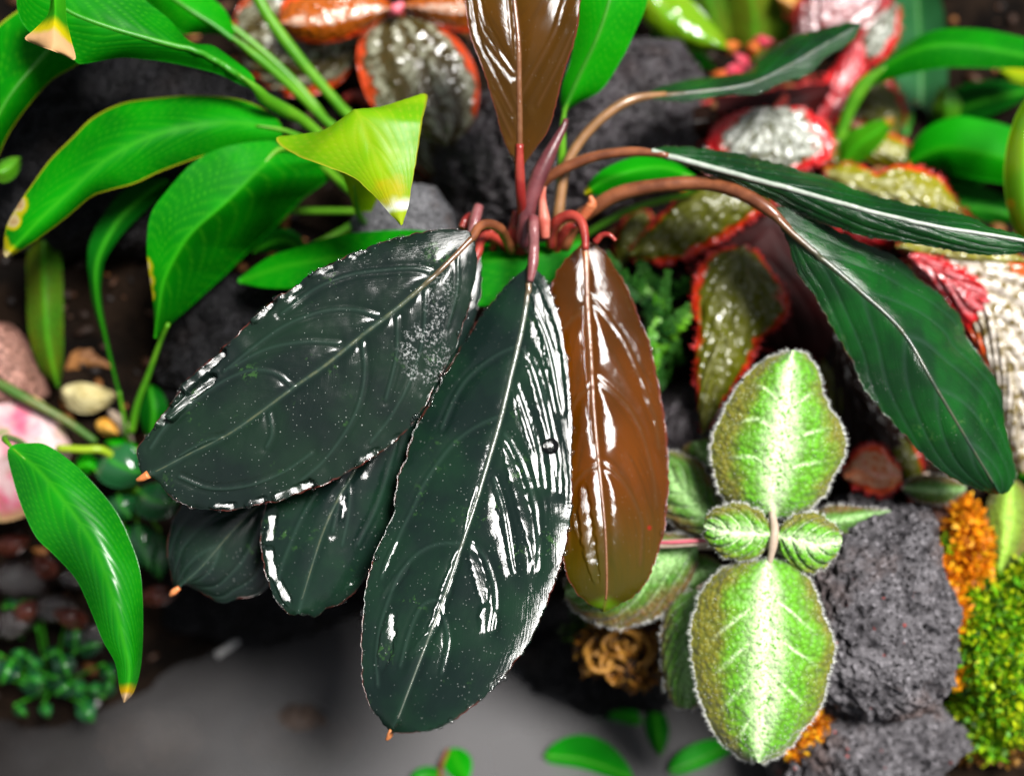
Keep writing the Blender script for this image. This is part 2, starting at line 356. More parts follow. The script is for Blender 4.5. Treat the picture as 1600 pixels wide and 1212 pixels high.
def m_begonia(name, base, silver, rim, bandlo=.06, bandhi=.62, wart=520, under=(.25, .01, .01), rimw=.86, wh=.0009, tr=.2, side=1.0, stripes=0, spec=.6, coat=.4):
    """puckered leaf: silver band between dark veins, red toothed rim, wet"""
    g = G(name); v, u, ve, lw, ed = (g.attr(k) for k in ('lv', 'lu', 'vein', 'lw', 'edge'))
    wv = g.voro(wart, feat='SMOOTH_F1'); fine = g.noise(420, 3)
    e2 = g.add(ed, g.mul(g.math('SUBTRACT', g.noise(150, 4, rough=.7), .5), .75))
    band = g.mul(g.step(e2, bandlo, bandlo + .16), g.step(e2, bandhi + .16, bandhi))
    if stripes: band = g.mul(band, g.step(g.math('SINE', g.add(g.mul(e2, 6.283 * stripes), -1.2)), -.1, .45))
    c = g.mix(g.mul(band, g.mul(g.step(fine, .36, .55), side)), base, silver); c = g.mix(g.mul(ve, .65), c, base)
    c = g.mix(g.step(e2, rimw, rimw + .10), c, rim)
    n = g.bump(g.math('SUBTRACT', 1.0, wv), wh, 1.0)
    sh = g.pbr(c, g.rng(fine, .35, .65, .12, .3), n, spec, coat=coat, coatr=.08)
    return g.done(g.transl(sh, under, tr))
def m_fuzzy(name, mid, pale, rim, k=1.0):
    """downy quilted leaf: pale along the veins, olive-bronze towards the rim"""
    g = G(name); v, u, ve, lw, ed = (g.attr(q) for q in ('lv', 'lu', 'vein', 'lw', 'edge'))
    cell = g.math('ADD', g.mul(g.voro(560), .6), g.mul(g.noise(520, 3), .35)); fine = g.noise(900, 3); big = g.noise(150, 3)
    e2 = g.add(g.add(ed, g.mul(g.math('SUBTRACT', big, .5), .7)), g.mul(u, -.13))
    c = g.mix(g.step(e2, .46, .90), mid, rim)
    c = g.mix(g.mul(g.step(cell, .32, .66), .50), c, (.050, .075, .005))
    glow = g.math('MAXIMUM', g.mul(g.step(g.add(ed, g.mul(g.math('SUBTRACT', fine, .5), .5)), .44, .03), .85), g.mul(g.mul(ve, g.step(ed, .85, .35)), .85))
    c = g.mix(g.mul(g.mul(glow, g.step(fine, .30, .56)), k), c, pale)
    sp = g.mul(g.step(g.voro(1100), .26, .12), g.step(big, .35, .6)); c = g.mix(g.mul(sp, .40), c, pale)
    n = g.bump(g.math('SUBTRACT', 1.0, cell), .0010, 1.0); n = g.bump(g.noise(260, 4), .0009, .8, n); n = g.bump(fine, .0003, .8, n)
    sh = g.pbr(c, .55, n, .35, sheen=.25)
    return g.done(g.transl(sh, mid, .22))
def m_plain(name, c0, c1, scale=120, rough=.5, bumpd=.0003, spec=.4, tr=0, tcol=None, coat=0, lv=None):
    g = G(name); f = g.step(g.noise(scale, 4), .34, .66); c = g.mix(f, c0, c1)
    if lv: c = g.mix(g.step(g.attr('lv'), lv[0], lv[1]), c, lv[2])
    n = g.bump(g.noise(scale * 3, 4), bumpd, .8); sh = g.pbr(c, rough, n, spec, coat=coat, coatr=.1)
    return g.done(g.transl(sh, tcol or c1, tr) if tr else sh)
def m_rnd(name, cols, rough=.6, tr=.3, spec=.3):
    """per-piece colour from the 'rnd' value carried by each piece"""
    g = G(name); r = g.attr('rnd'); c = cols[0]
    for k, q in enumerate(cols[1:]): c = g.mix(g.step(r, (k + .6) / len(cols), (k + 1.3) / len(cols)), c, q)
    return g.done(g.transl(g.pbr(c, rough, None, spec), c, tr) if tr else g.pbr(c, rough, g.bump(g.noise(700, 3), .0004), spec))
def m_rock(name, c0, c1, pit=1.0, fleck=None, rough=.7, wet=0.0, scale=1.0, spec=.4):
    """vesicular lava: grey with dark pores, pale grains and rusty flecks"""
    g = G(name); a = g.noise(90 * scale, 6, rough=.7); fine = g.noise(620 * scale, 4, rough=.7); c = g.mix(g.step(a, .30, .70), c0, c1)
    c = g.mix(g.mul(g.step(fine, .54, .68), .75), c, tuple(min(1, x * 2.6) for x in c1)); c = g.mix(g.mul(g.step(fine, .44, .30), .65), c, tuple(x * .3 for x in c0))
    c = g.mix(g.mul(g.step(g.noise(34 * scale, 4), .54, .68), .55), c, (c1[0] * .75, c1[1] * .45, c1[2] * .32))
    if fleck:
        d = g.voro(330, v=None); k = g.sep(g.voro(330, out='Color')); c = g.mix(g.mul(g.mul(g.step(g.add(d, g.mul(fine, .5)), .50, .36), g.step(k, .93, .94)), .8), c, fleck)
    pores = g.step(g.voro(480 * scale), .16, .42); c = g.mix(g.mul(g.step(g.voro(480 * scale), .30, .12), .75), c, tuple(x * .12 for x in c0)); n = g.bump(pores, .0018 * pit, 1.0); n = g.bump(fine, .0011, 1.0, n); n = g.bump(a, .0022, .8, n)
    return g.done(g.pbr(c, rough, n, spec, coat=wet, coatr=.15))
# ---------------------------------------------------------------- setting: bank, pool, backing rocks
def sst(a, b, x): t = np.clip((x - a) / (b - a), 0, 1); return t * t * (3 - 2 * t)
def ground_h(x, y):
    """planted bank: pool floor, a steep stony face, then a gently rising bed (cm)"""
    yw = 33.0 - 5.0 * sst(-9, -16, x) - 9.5 * sst(6.5, 12, x)
    yp = 37.5 + 0 * x
    t = np.clip((y - yw) / (yp - yw), 0, 1)
    z = -5 + 5 * sst(-6, 0, y - yw) + 13.0 * (t ** .8) + .40 * np.maximum(0, y - yp) + 3.0 * sst(60, 90, y)
    return z
def build_ground():
    xs = np.concatenate([np.linspace(-160, -32, 30)[:-1], np.linspace(-32, 32, 200), np.linspace(32, 160, 30)[1:]])
    ys = np.concatenate([np.linspace(-120, 14, 30)[:-1], np.linspace(14, 62, 170), np.linspace(62, 220, 40)[1:]])
    X, Y = np.meshgrid(xs, ys, indexing='ij'); Z = ground_h(X, Y)
    n = fbm(np.stack([X * .22, Y * .22, X * 0], -1), 5, .55); Z = Z + n * np.clip((Z + 6) / 6, .15, 1) * 1.3
    V = np.stack([X, Y, Z], -1).reshape(-1, 3)
    m = m_plain('damp_soil', (.0025, .0018, .0014), (.011, .0065, .004), 60, .85, .002, spec=.04)
    o = mesh('ground', V, grid_faces(len(xs), len(ys), 0), m, org=(0, 0, 0)); o['kind'] = 'structure'
build_ground()
def gz(x, y): return float(ground_h(np.array(float(x)), np.array(float(y))))
def base_of(px, py, d):
    """ground point straight below a given place"""
    w = P(px, py, d); return np.array([w[0], w[1], gz(w[0], w[1])])
def build_water():
    xs = np.linspace(-160, 160, 60); ys = np.linspace(-120, 40, 60); X, Y = np.meshgrid(xs, ys, indexing='ij')
    g = G('pond_water'); n = g.bump(g.noise(16, 2, rough=.4), .006, .5)
    mp = g.t.nodes.new('ShaderNodeMapping'); g.put(mp.inputs['Vector'], g.obj()); mp.inputs['Location'].default_value = (-.005, -.40, 0); mp.inputs['Scale'].default_value = (1, 1.5, 1)
    ln = g.t.nodes.new('ShaderNodeVectorMath'); ln.operation = 'LENGTH'; g.put(ln.inputs[0], mp.outputs[0])
    pale_refl = g.step(g.add(ln.outputs['Value'], g.mul(g.noise(14, 3), .10)), .27, .06)          # grey sky reflection put into the colour of the mid pool
    sh = g.pbr(g.mix(pale_refl, (.010, .0085, .008), (.15, .147, .150)), .15, n, .5, ior=1.33)
    tr = g.t.nodes.new('ShaderNodeBsdfTransparent'); tr.inputs[0].default_value = (.7, .68, .64, 1); mx = g.t.nodes.new('ShaderNodeMixShader'); mx.inputs[0].default_value = .62
    g.t.links.new(tr.outputs[0], mx.inputs[1]); g.t.links.new(sh, mx.inputs[2]); m = g.done(mx.outputs[0])
    o = mesh('water', np.stack([X, Y, X * 0], -1).reshape(-1, 3), grid_faces(60, 60), m, org=(0, 0, 0)); o['kind'] = 'structure'
build_water()

from collections import OrderedDict
_ico = {}
def ico(sub):
    if sub not in _ico:
        import bmesh
        b = bmesh.new(); bmesh.ops.create_icosphere(b, subdivisions=sub, radius=1); V = np.array([v.co[:] for v in b.verts]); F = np.array([[v.index for v in f.verts] for f in b.faces]); b.free(); _ico[sub] = (V, F)
    return _ico[sub]
def rock(name, label, outline, d, rd, mat, sub=6, amp=.35, fine=.10, seed=0, cat='rock', group=None, boxy=.75, kind=None, pits=0.0):
    """a stone with the given outline (pixels), centre depth d and half thickness rd (cm)"""
    o = np.asarray(outline, float); o = np.concatenate([o, o[:1]]); q = np.concatenate([np.linspace(a, b, 40, endpoint=False) for a, b in zip(o[:-1], o[1:])])
    c = (q.min(0) + q.max(0)) / 2; an = np.arctan2(-(q[:, 1] - c[1]), q[:, 0] - c[0]); rr = np.hypot(q[:, 0] - c[0], q[:, 1] - c[1]); k = np.argsort(an)
    an, rr = an[k], rr[k]; an = np.concatenate([an - 2 * math.pi, an, an + 2 * math.pi]); rr = np.concatenate([rr, rr, rr])
    V, F = ico(sub); th = np.arctan2(V[:, 1], V[:, 0]); rho = np.hypot(V[:, 0], V[:, 1]); R = np.interp(th, an, rr) * .36 * d / 800
    x = np.cos(th) * R * rho ** boxy; y = np.sin(th) * R * rho ** boxy; z = np.sign(V[:, 2]) * np.abs(V[:, 2]) ** boxy * rd
    ctr = P(c[0], c[1], d); W = ctr + x[:, None] * RGT + y[:, None] * UPV - z[:, None] * FWD
    nn = nrm(x[:, None] / (R[:, None] ** 2 + .01) * RGT + y[:, None] / (R[:, None] ** 2 + .01) * UPV - z[:, None] / rd ** 2 * FWD)
    h = amp * fbm(W * .55 + seed * 11.1, 4, .55) + fine * fbm(W * 3.2 + seed * 5, 4, .62)
    h = h - amp * .9 * np.maximum(0, np.abs(pn(W * .38 + 3 + seed)) * -6 + .45)
    if pits: h = h - pits * (np.maximum(0, pn(W * 4.5 + seed) - .14) * 1.6 + np.maximum(0, pn(W * 2.1 + seed * 2) - .16) * 2.0)
    W = W + nn * h[:, None]; lo = W[:, 2].min(); b = np.array([ctr[0], ctr[1], lo])
    ob = mesh(name, W, F, mat, org=b); tag(ob, label, cat, group, kind); return ob
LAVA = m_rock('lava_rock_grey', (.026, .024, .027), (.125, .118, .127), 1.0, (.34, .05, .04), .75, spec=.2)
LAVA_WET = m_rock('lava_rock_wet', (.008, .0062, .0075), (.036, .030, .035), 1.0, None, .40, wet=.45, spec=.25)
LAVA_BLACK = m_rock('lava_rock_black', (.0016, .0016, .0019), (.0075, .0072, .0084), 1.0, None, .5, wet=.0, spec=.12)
STONE = m_rock('grey_stone', (.06, .06, .066), (.14, .14, .15), .5, None, .6, scale=1.6)
PINKST = m_rock('brown_pink_stone', (.16, .07, .05), (.27, .14, .11), .4, None, .5, scale=.8)
rock('lava_rock', 'tall dark grey porous lava rock with red flecks beside the downy rosette',
     [(1275, 800), (1330, 782), (1400, 778), (1440, 800), (1450, 860), (1470, 930), (1478, 1010), (1470, 1070), (1440, 1100), (1380, 1118), (1300, 1095), (1240, 1060), (1225, 960), (1235, 870)],
     46.6, 2.6, LAVA, 7, .46, .17, 1, pits=.50, boxy=.52)
rock('lava_rock', 'lower dark grey lava rock at the water, under the red flecked one',
     [(1265, 1085), (1340, 1075), (1440, 1085), (1492, 1110), (1500, 1150), (1450, 1180), (1440, 1250), (1360, 1300), (1240, 1290), (1200, 1190), (1225, 1120)],
     48.1, 2.8, LAVA, 7, .5, .17, 2, pits=.50, boxy=.52)
rock('lava_rock', 'blackish rock behind the arching green leaves at upper left',
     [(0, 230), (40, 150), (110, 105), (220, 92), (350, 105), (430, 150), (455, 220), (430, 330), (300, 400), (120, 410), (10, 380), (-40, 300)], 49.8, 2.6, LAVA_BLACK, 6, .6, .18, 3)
rock('lava_rock', 'purple grey wet lava rock directly behind the red stems',
     [(690, 200), (730, 150), (800, 130), (870, 120), (920, 80), (985, 62), (1050, 75), (1085, 110), (1100, 150), (1090, 230), (1030, 290), (900, 360), (800, 385), (720, 360), (680, 290)], 50.6, 2.7, LAVA_WET, 7, .6, .2, 4, pits=.2)
rock('stone', 'small pale grey stone under the yellow green leaf tip', [(548, 345), (572, 310), (625, 287), (680, 295), (712, 335), (718, 372), (680, 395), (600, 398), (555, 380)], 47.2, 1.1, STONE, 6, .15, .05, 5, cat='stone')
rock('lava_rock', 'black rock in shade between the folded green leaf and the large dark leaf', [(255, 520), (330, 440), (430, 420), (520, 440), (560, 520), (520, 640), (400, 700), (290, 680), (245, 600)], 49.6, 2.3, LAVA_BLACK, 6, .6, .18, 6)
rock('lava_rock', 'blurred grey rock in the top corner above the strap leaf', [(1480, -30), (1540, -40), (1650, -40), (1660, 60), (1600, 62), (1540, 50), (1500, 20)], 57, 2.2, STONE, 5, .5, .15, 7)
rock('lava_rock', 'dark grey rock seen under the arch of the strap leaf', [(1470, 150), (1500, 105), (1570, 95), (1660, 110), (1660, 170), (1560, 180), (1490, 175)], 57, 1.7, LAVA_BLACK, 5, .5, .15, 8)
rock('stone', 'dark grey stone in the corner behind the brown tipped leaf', [(-40, -40), (60, -40), (75, 15), (35, 40), (-40, 50)], 55, 1.5, STONE, 5, .4, .12, 9, cat='stone')
rock('lava_rock', 'dark rock behind the brown leaf and the fern sprigs', [(1000, 640), (1060, 600), (1110, 610), (1150, 690), (1120, 780), (1000, 800), (950, 720)], 48.8, 2.0, LAVA_WET, 6, .5, .16, 10)
rock('stone', 'small brownish pink stone above the orange moss', [(1446, 800), (1475, 785), (1505, 800), (1512, 840), (1490, 868), (1455, 860)], 47.6, .9, PINKST, 5, .12, .05, 11, cat='stone')
rock('stone', 'smooth brownish pink stone at the edge of the frame under the drooping leaf', [(-40, 500), (10, 505), (35, 530), (60, 580), (72, 620), (30, 640), (-50, 640)], 48.5, 1.5, PINKST, 5, .12, .03, 12, cat='stone')
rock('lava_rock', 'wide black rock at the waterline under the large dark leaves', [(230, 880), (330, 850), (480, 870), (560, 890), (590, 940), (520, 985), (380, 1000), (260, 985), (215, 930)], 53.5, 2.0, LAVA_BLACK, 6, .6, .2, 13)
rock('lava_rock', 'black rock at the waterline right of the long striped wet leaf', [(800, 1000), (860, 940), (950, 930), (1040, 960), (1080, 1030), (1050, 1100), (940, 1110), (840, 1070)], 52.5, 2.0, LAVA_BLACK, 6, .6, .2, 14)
PEB = m_rock('dark_red_pebble', (.003, .0016, .0015), (.012, .005, .004), .8, None, .16, wet=.8)
PEBG = m_rock('submerged_brown_stone', (.05, .035, .028), (.09, .06, .045), .4, None, .4)
for i, (x, y, r, lb) in enumerate([(32, 905, 44, 'dark red wet pebble with a glint on the lower left bank'), (88, 950, 34, 'dark wet pebble below the drooping leaf, middle of the bank'), (120, 900, 26, 'small dark wet pebble touching the drooping leaf'),
                                   (20, 975, 34, 'dark wet pebble at the frame edge above the waterside leaves'), (150, 990, 28, 'lowest dark wet pebble beside the leaf tip')]):
    a = np.linspace(0, 2 * math.pi, 9)[:-1]; rock('pebble', lb, np.stack([x + r * np.cos(a) * (1 + .2 * np.sin(2 * a + i)), y + r * .75 * np.sin(a)], -1), 49.7 - .010 * (y - 900) + .0 * i, r * .36 * 50 / 800 * .7, PEB, 5, .15, .05, 20 + i, cat='pebble', group='wet pebbles on the lower left bank')
for i, (x, y, r, lb) in enumerate([(470, 1150, 95, 'large brownish stone lying under water at the bottom of the pool'), (230, 1160, 90, 'dark reddish stone under water at lower left'), (620, 1010, 60, 'brown stone under water behind the long leaf tip'), (1000, 1010, 55, 'brown stone in the shallows under the downy leaves')]):
    a = np.linspace(0, 2 * math.pi, 9)[:-1]; w = P(x, y, 1.0); k = (45 + 1.4) / (45 - w[2]); rock('stone', lb, np.stack([x + r * np.cos(a), y + r * .6 * np.sin(a)], -1), k, 1.4, PEBG, 5, .3, .05, 30 + i, cat='stone', group='stones under the pool water')
def scatter_soil():
    r = np.random.default_rng(11); V0, F0 = ico(1); Vs, Fs, A = [], [], []; n = 0
    for k in range(2600):
        x = r.uniform(-26, 26); y = r.uniform(24, 56); z = gz(x, y)
        if z < .3: continue
        s = r.uniform(.08, .32) * np.array([r.uniform(.6, 2.0), r.uniform(.5, 1), r.uniform(.35, .8)]); q = V0 * (1 + r.normal(0, .18, (len(V0), 1))) * s
        a = r.uniform(0, 6.28); c, sn = math.cos(a), math.sin(a); q = q @ np.array([[c, sn, 0], [-sn, c, 0], [0, 0, 1]]).T
        w = np.array([x, y, z]); w[2] += 1.3 * float(fbm(np.array([x * .22, y * .22, 0.]), 5, .55)); Vs.append(q + w); Fs.append(F0 + n); A.append(np.full(len(q), r.random())); n += len(q)
    m = m_rnd('bark_and_soil', [(.006, .003, .002), (.05, .018, .005), (.012, .006, .004), (.16, .060, .012)], .6, 0)
    o = mesh('soil', np.concatenate(Vs), np.concatenate(Fs), m, org=(0, 30, 8), attrs={'rnd': np.concatenate(A)}, smooth=False); tag(o, 'crumbs of dark soil and bark covering the bank', 'soil', None, 'stuff')
scatter_soil()
# ---------------------------------------------------------------- the dark glossy plant
DK = m_dark('dark_leaf_a', (.0050, .0105, .0085), (.0065, .0175, .0100), r0=.12, r1=.24, streak=.00008)
DKR = m_dark('dark_leaf_wet', (.0045, .0110, .0090), (.0060, .0210, .0110), r0=.05, r1=.11, dust=.30, streak=.00004)
DKG = m_dark('dark_leaf_green', (.0020, .0240, .0045), (.0024, .060, .0050), r0=.09, r1=.2, dust=.15, green=1.6)
BR = m_brown('copper_leaf', (.055, .018, .0008), (.150, .040, .0008), (.50, .115, .002)); BRO = m_brown('copper_olive_leaf', (.045, .022, .001), (.110, .042, .001), (.36, .12, .003))
RIBD = m_plain('rib_dark', (.022, .040, .028), (.050, .060, .030), 300, .3, .0001, coat=.3, lv=(.25, 0.0, (.12, .05, .02)))
RIBO = m_plain('rib_copper', (.12, .045, .016), (.16, .07, .03), 300, .22, .0001, coat=.5, lv=(.12, .0, (.34, .09, .012)))
RIBW = m_plain('rib_wet', (.05, .07, .05), (.08, .09, .07), 300, .25, .0001, coat=.6, lv=(.1, .0, (.17, .08, .03)))
STEMR = m_plain('stem_red', (.22, .016, .014), (.34, .045, .030), 160, .32, .0001, coat=.3, tr=.15, tcol=(.5, .03, .02))
STEMP = m_plain('stem_purple', (.075, .018, .022), (.14, .038, .042), 160, .35, .0001, coat=.2)
STEMB = m_plain('stem_brown', (.10, .030, .012), (.20, .066, .026), 130, .32, .0001, coat=.3)
STEMT = m_plain('stem_tan', (.16, .080, .030), (.24, .12, .05), 130, .32, .0001, coat=.3)
STEMK = m_plain('stem_dusky', (.15, .035, .040), (.22, .085, .085), 200, .38, .0002, coat=.2)
TIPO = m_plain('withered_tip', (.42, .10, .02), (.55, .20, .07), 200, .5, .0002)
crown = base_of(815, 400, 47)
dk = thing('dark_leaf_plant', 'dark glossy wet plant with copper young leaves and red stems hanging over the pool', 'plant', crown)
tube('stem', [(812, 350, 44.6), (815, 385, 45.0), (818, 430, 46.2), (822, 480, 48.5)], [15, 17, 18, 16], STEMR, dk, 14)

# A: large dark leaf reaching down-left
A = blade('leaf', [(738, 372, 41.9), (690, 420, 41.55), (627, 476, 41.33), (568, 522, 41.2), (510, 569, 41.1), (460, 604, 41.03), (409, 642, 40.98), (355, 679, 40.95), (297, 708, 40.94), (250, 733, 40.95), (223, 745, 40.98)],
  [(735, 362), (712, 358), (685, 359), (645, 366), (607, 375), (557, 394), (522, 410), (487, 425), (467, 443), (440, 460), (417, 476), (386, 507), (347, 542), (308, 580), (274, 619), (243, 662), (217, 697), (215, 722), (222, 744)],
  [(742, 378), (745, 395), (745, 412), (738, 460), (715, 534), (692, 580), (668, 627), (646, 662), (603, 702), (549, 735), (510, 755), (471, 770), (417, 786), (355, 797), (297, 792), (262, 770), (240, 748), (226, 748)],
  DK, dk, nu=64, nv=210, dl=[.0, .25, .2, .15, .15, .15, .1], dr=[.0, .4, .45, .3, .2, .15, .1], p=1.9, vw=22, pillow=.045, ridge=.022, groove=.05, ruffle=.09, rl=30, ser=2.3, serl=10, rough=.02,
  veins=[[(675, 425), (646, 419), (588, 423), (541, 431), (491, 452), (440, 490)], [(592, 493), (549, 483), (502, 487), (448, 507), (402, 538), (350, 580)], [(530, 536), (479, 534), (417, 545), (360, 575)],
         [(458, 604), (433, 584), (398, 578), (363, 588), (324, 611), (289, 639), (258, 666), (235, 700)], [(566, 534), (570, 573), (566, 611), (553, 650), (530, 689), (502, 724), (470, 750)], [(621, 495), (619, 557), (603, 623)],
         [(665, 452), (661, 526), (642, 592), (611, 650), (580, 690)], [(716, 400), (714, 456), (700, 510)], [(421, 646), (425, 677), (417, 697)], [(487, 708), (440, 739), (386, 759), (328, 763), (280, 745)], [(345, 684), (320, 690), (280, 712)]],
  glare=[(690, 455, 26), (680, 490, 22), (668, 520, 26), (645, 545, 24), (672, 575, 26), (690, 555, 18), (652, 580, 18), (637, 520, 12)],
  streaks=[([(345, 552), (318, 580), (292, 608)], 9, 'b', None), ([(330, 590), (300, 618), (270, 650)], 9, 'b', None), ([(262, 640), (248, 662)], 8, 'b', None), ([(425, 475), (400, 500)], 7, 'b', None), ([(470, 445), (440, 466)], 7, 'b', None), ([(520, 416), (490, 430)], 6, 'b', None), ([(575, 392), (545, 402)], 5, 'b', None),
           ([(432, 776), (458, 768), (485, 757)], 9, 'b', None), ([(390, 786), (412, 781)], 7, 'b', None), ([(562, 722), (588, 706)], 8, 'b', None), ([(335, 790), (365, 790)], 6, 'b', None), ([(610, 692), (622, 682)], 5, 'b', None), ([(668, 618), (680, 606)], 5, 'b', None)])
midrib(A, RIBD, 6.0, 1.2, sink=.55)
tube('petiole', [(800, 392, 44.6), (790, 372, 44.0), (781, 357, 43.4), (764, 350, 43.0), (748, 355, 42.6), (738, 371, 42.35), (722, 388, 42.1)], [8, 8, 8, 8, 8, 7, 5], STEMB, A)
tube('withered_tip', [(232, 741, 40.95), (222, 747, 41.0), (214, 750, 41.1)], [7, 6, 3], TIPO, A, 8, 8)
# B: central wet leaf pointing down
B = blade('leaf', [(829, 415, 43.1), (824, 460, 42.93), (814, 519, 42.72), (796, 595, 42.4), (783, 650, 42.15), (765, 713, 41.85), (741, 792, 41.4), (723, 846, 41.1), (693, 935, 40.62), (667, 1002, 40.25), (641, 1070, 39.95), (620, 1125, 39.75), (610, 1143, 39.72)],
  [(824, 416), (817, 422), (796, 439), (776, 463), (751, 494), (734, 522), (717, 546), (689, 595), (672, 630), (654, 657), (640, 692), (634, 716), (621, 747), (616, 786), (616, 801), (601, 831), (588, 857), (573, 909), (568, 954), (565, 999), (566, 1055), (575, 1096), (592, 1122), (607, 1142)],
  [(834, 416), (840, 423), (855, 442), (867, 473), (880, 525), (888, 574), (892, 623), (894, 675), (894, 727), (895, 779), (891, 810), (887, 838), (876, 887), (861, 928), (838, 984), (816, 1021), (779, 1066), (734, 1107), (689, 1135), (652, 1144), (625, 1144), (613, 1144)],
  DKR, dk, nu=70, nv=230, dl=[0, .5, .62, .5, .4, .3], dr=[0, .0, -.03, -.15, -.30, -.52, -.75, -.4], p=1.08, vw=18, pillow=.04, ridge=.012, groove=.03, ruffle=.018, rl=34, ser=2.3, serl=10, rough=.012,
  veins=[[(807, 541), (779, 553), (748, 574), (724, 598), (706, 630), (690, 668)], [(783, 649), (748, 664), (713, 688), (686, 720), (661, 758), (644, 796), (626, 831), (596, 902)], [(723, 848), (682, 850), (648, 868), (620, 905), (596, 969), (588, 1021), (590, 1070)],
         [(817, 546), (835, 567), (852, 623), (862, 668), (873, 713), (874, 765)], [(788, 678), (807, 706), (824, 747), (836, 792), (838, 816), (841, 850), (840, 887)], [(809, 602), (824, 643), (841, 699), (850, 760)], [(772, 747), (786, 796), (797, 864), (803, 894)],
         [(736, 849), (756, 868), (771, 909), (774, 946), (768, 985)], [(824, 470), (848, 520), (862, 570), (874, 640)], [(690, 935), (660, 945), (640, 985), (625, 1040)], [(690, 950), (700, 1000), (690, 1050)]],
  streaks=[([(819, 548), (835, 590), (848, 640), (857, 678)], 11, 'p', None), ([(830, 445), (846, 490), (860, 540), (871, 590), (880, 640)], 15, 'p', None), ([(808, 604), (820, 645), (832, 690), (843, 722)], 10, 'p', None),
           ([(790, 692), (800, 730), (812, 770), (824, 815), (836, 862), (839, 890)], 14, 'p', None), ([(772, 748), (784, 785), (795, 830), (803, 890)], 11, 'p', None), ([(880, 560), (888, 610), (892, 670)], 7, 'p', None),
           ([(737, 850), (745, 885), (753, 920), (757, 938)], 14, 'p', None), ([(762, 962), (765, 974)], 19, 'b', None), ([(866, 712), (872, 740), (875, 768)], 6, 'p', None), ([(878, 690), (884, 740), (885, 800)], 5, 'p', None), ([(852, 480), (862, 510), (872, 545)], 7, 'p', None),
           ([(745, 765), (735, 800), (725, 842)], 6, 'p', None), ([(717, 862), (703, 905), (690, 945), (675, 985), (655, 1010), (643, 1020)], 11, 'p', None), ([(638, 882), (620, 905), (600, 930)], 9, 'p', None), ([(612, 962), (605, 1000), (597, 1040)], 14, 'p', None), ([(620, 847), (608, 870), (597, 898)], 6, 'p', None), ([(845, 760), (852, 790), (853, 815)], 4, 'p', None)])
midrib(B, RIBW, 5.2, 1.4, sink=.35)
tube('petiole', [(826, 392, 44.5), (830, 362, 44.0), (833, 343, 43.4), (834, 360, 43.0), (834, 385, 43.1), (833, 410, 43.0), (828, 440, 42.9)], [9, 9, 9, 9, 8, 9, 5], STEMK, B)
tube('withered_tip', [(612, 1140, 39.75), (608, 1150, 39.8), (604, 1155, 39.85)], [4, 5, 2.5], TIPO, B, 8, 8)
# C: copper leaf right of it
Cc = blade('leaf', [(914, 376, 43.7), (916, 421, 43.55), (918, 484, 43.35), (923, 560, 43.1), (928, 643, 42.85), (935, 720, 42.6), (943, 797, 42.35), (947, 853, 42.2), (948, 920, 42.1), (943, 955, 42.15)],
  [(910, 378), (900, 390), (880, 410), (864, 440), (858, 480), (862, 540), (868, 600), (872, 680), (874, 760), (876, 830), (881, 879), (887, 902), (902, 928), (924, 946), (941, 955)],
  [(918, 376), (935, 383), (959, 415), (980, 449), (1001, 501), (1015, 532), (1025, 581), (1036, 633), (1043, 692), (1045, 761), (1043, 782), (1040, 823), (1028, 864), (1014, 902), (991, 931), (962, 947), (945, 955)],
  BR, dk, nu=56, nv=190, dl=[0, .14, .2, .2, .2], dr=[0, .6, .75, .7, .2], p=1.4, vw=20, pillow=.05, ridge=.01, groove=.04, ruffle=.05, rl=30, ser=2.2, serl=10, rough=.012,
  veins=[[(917, 455), (949, 494), (977, 536), (994, 574), (1008, 609), (1023, 650), (1030, 700)], [(932, 588), (966, 619), (987, 643), (1004, 678), (1020, 737), (1026, 790)], [(938, 721), (963, 740), (984, 768), (997, 796), (1004, 820), (1000, 880)], [(917, 480), (880, 512), (868, 545)],
         [(932, 728), (914, 737), (897, 758), (886, 800), (890, 860)], [(925, 600), (900, 625), (880, 670)]],
  streaks=[([(913, 470), (916, 540), (921, 600), (925, 650), (929, 690)], 7, 'p', None), ([(912, 765), (915, 810), (922, 860), (932, 905)], 13, 'p', None), ([(897, 800), (905, 840)], 6, 'p', None), ([(1000, 590), (1012, 630), (1022, 660)], 5, 'p', None)])
midrib(Cc, RIBO, 6.0, 1.6, sink=.35)
tube('petiole', [(862, 385, 44.6), (862, 366, 44.2), (870, 347, 43.7), (888, 337, 43.4), (905, 342, 43.2), (913, 362, 43.05), (915, 390, 42.85)], [9, 9, 9, 9, 8, 7, 5], STEMR, Cc)
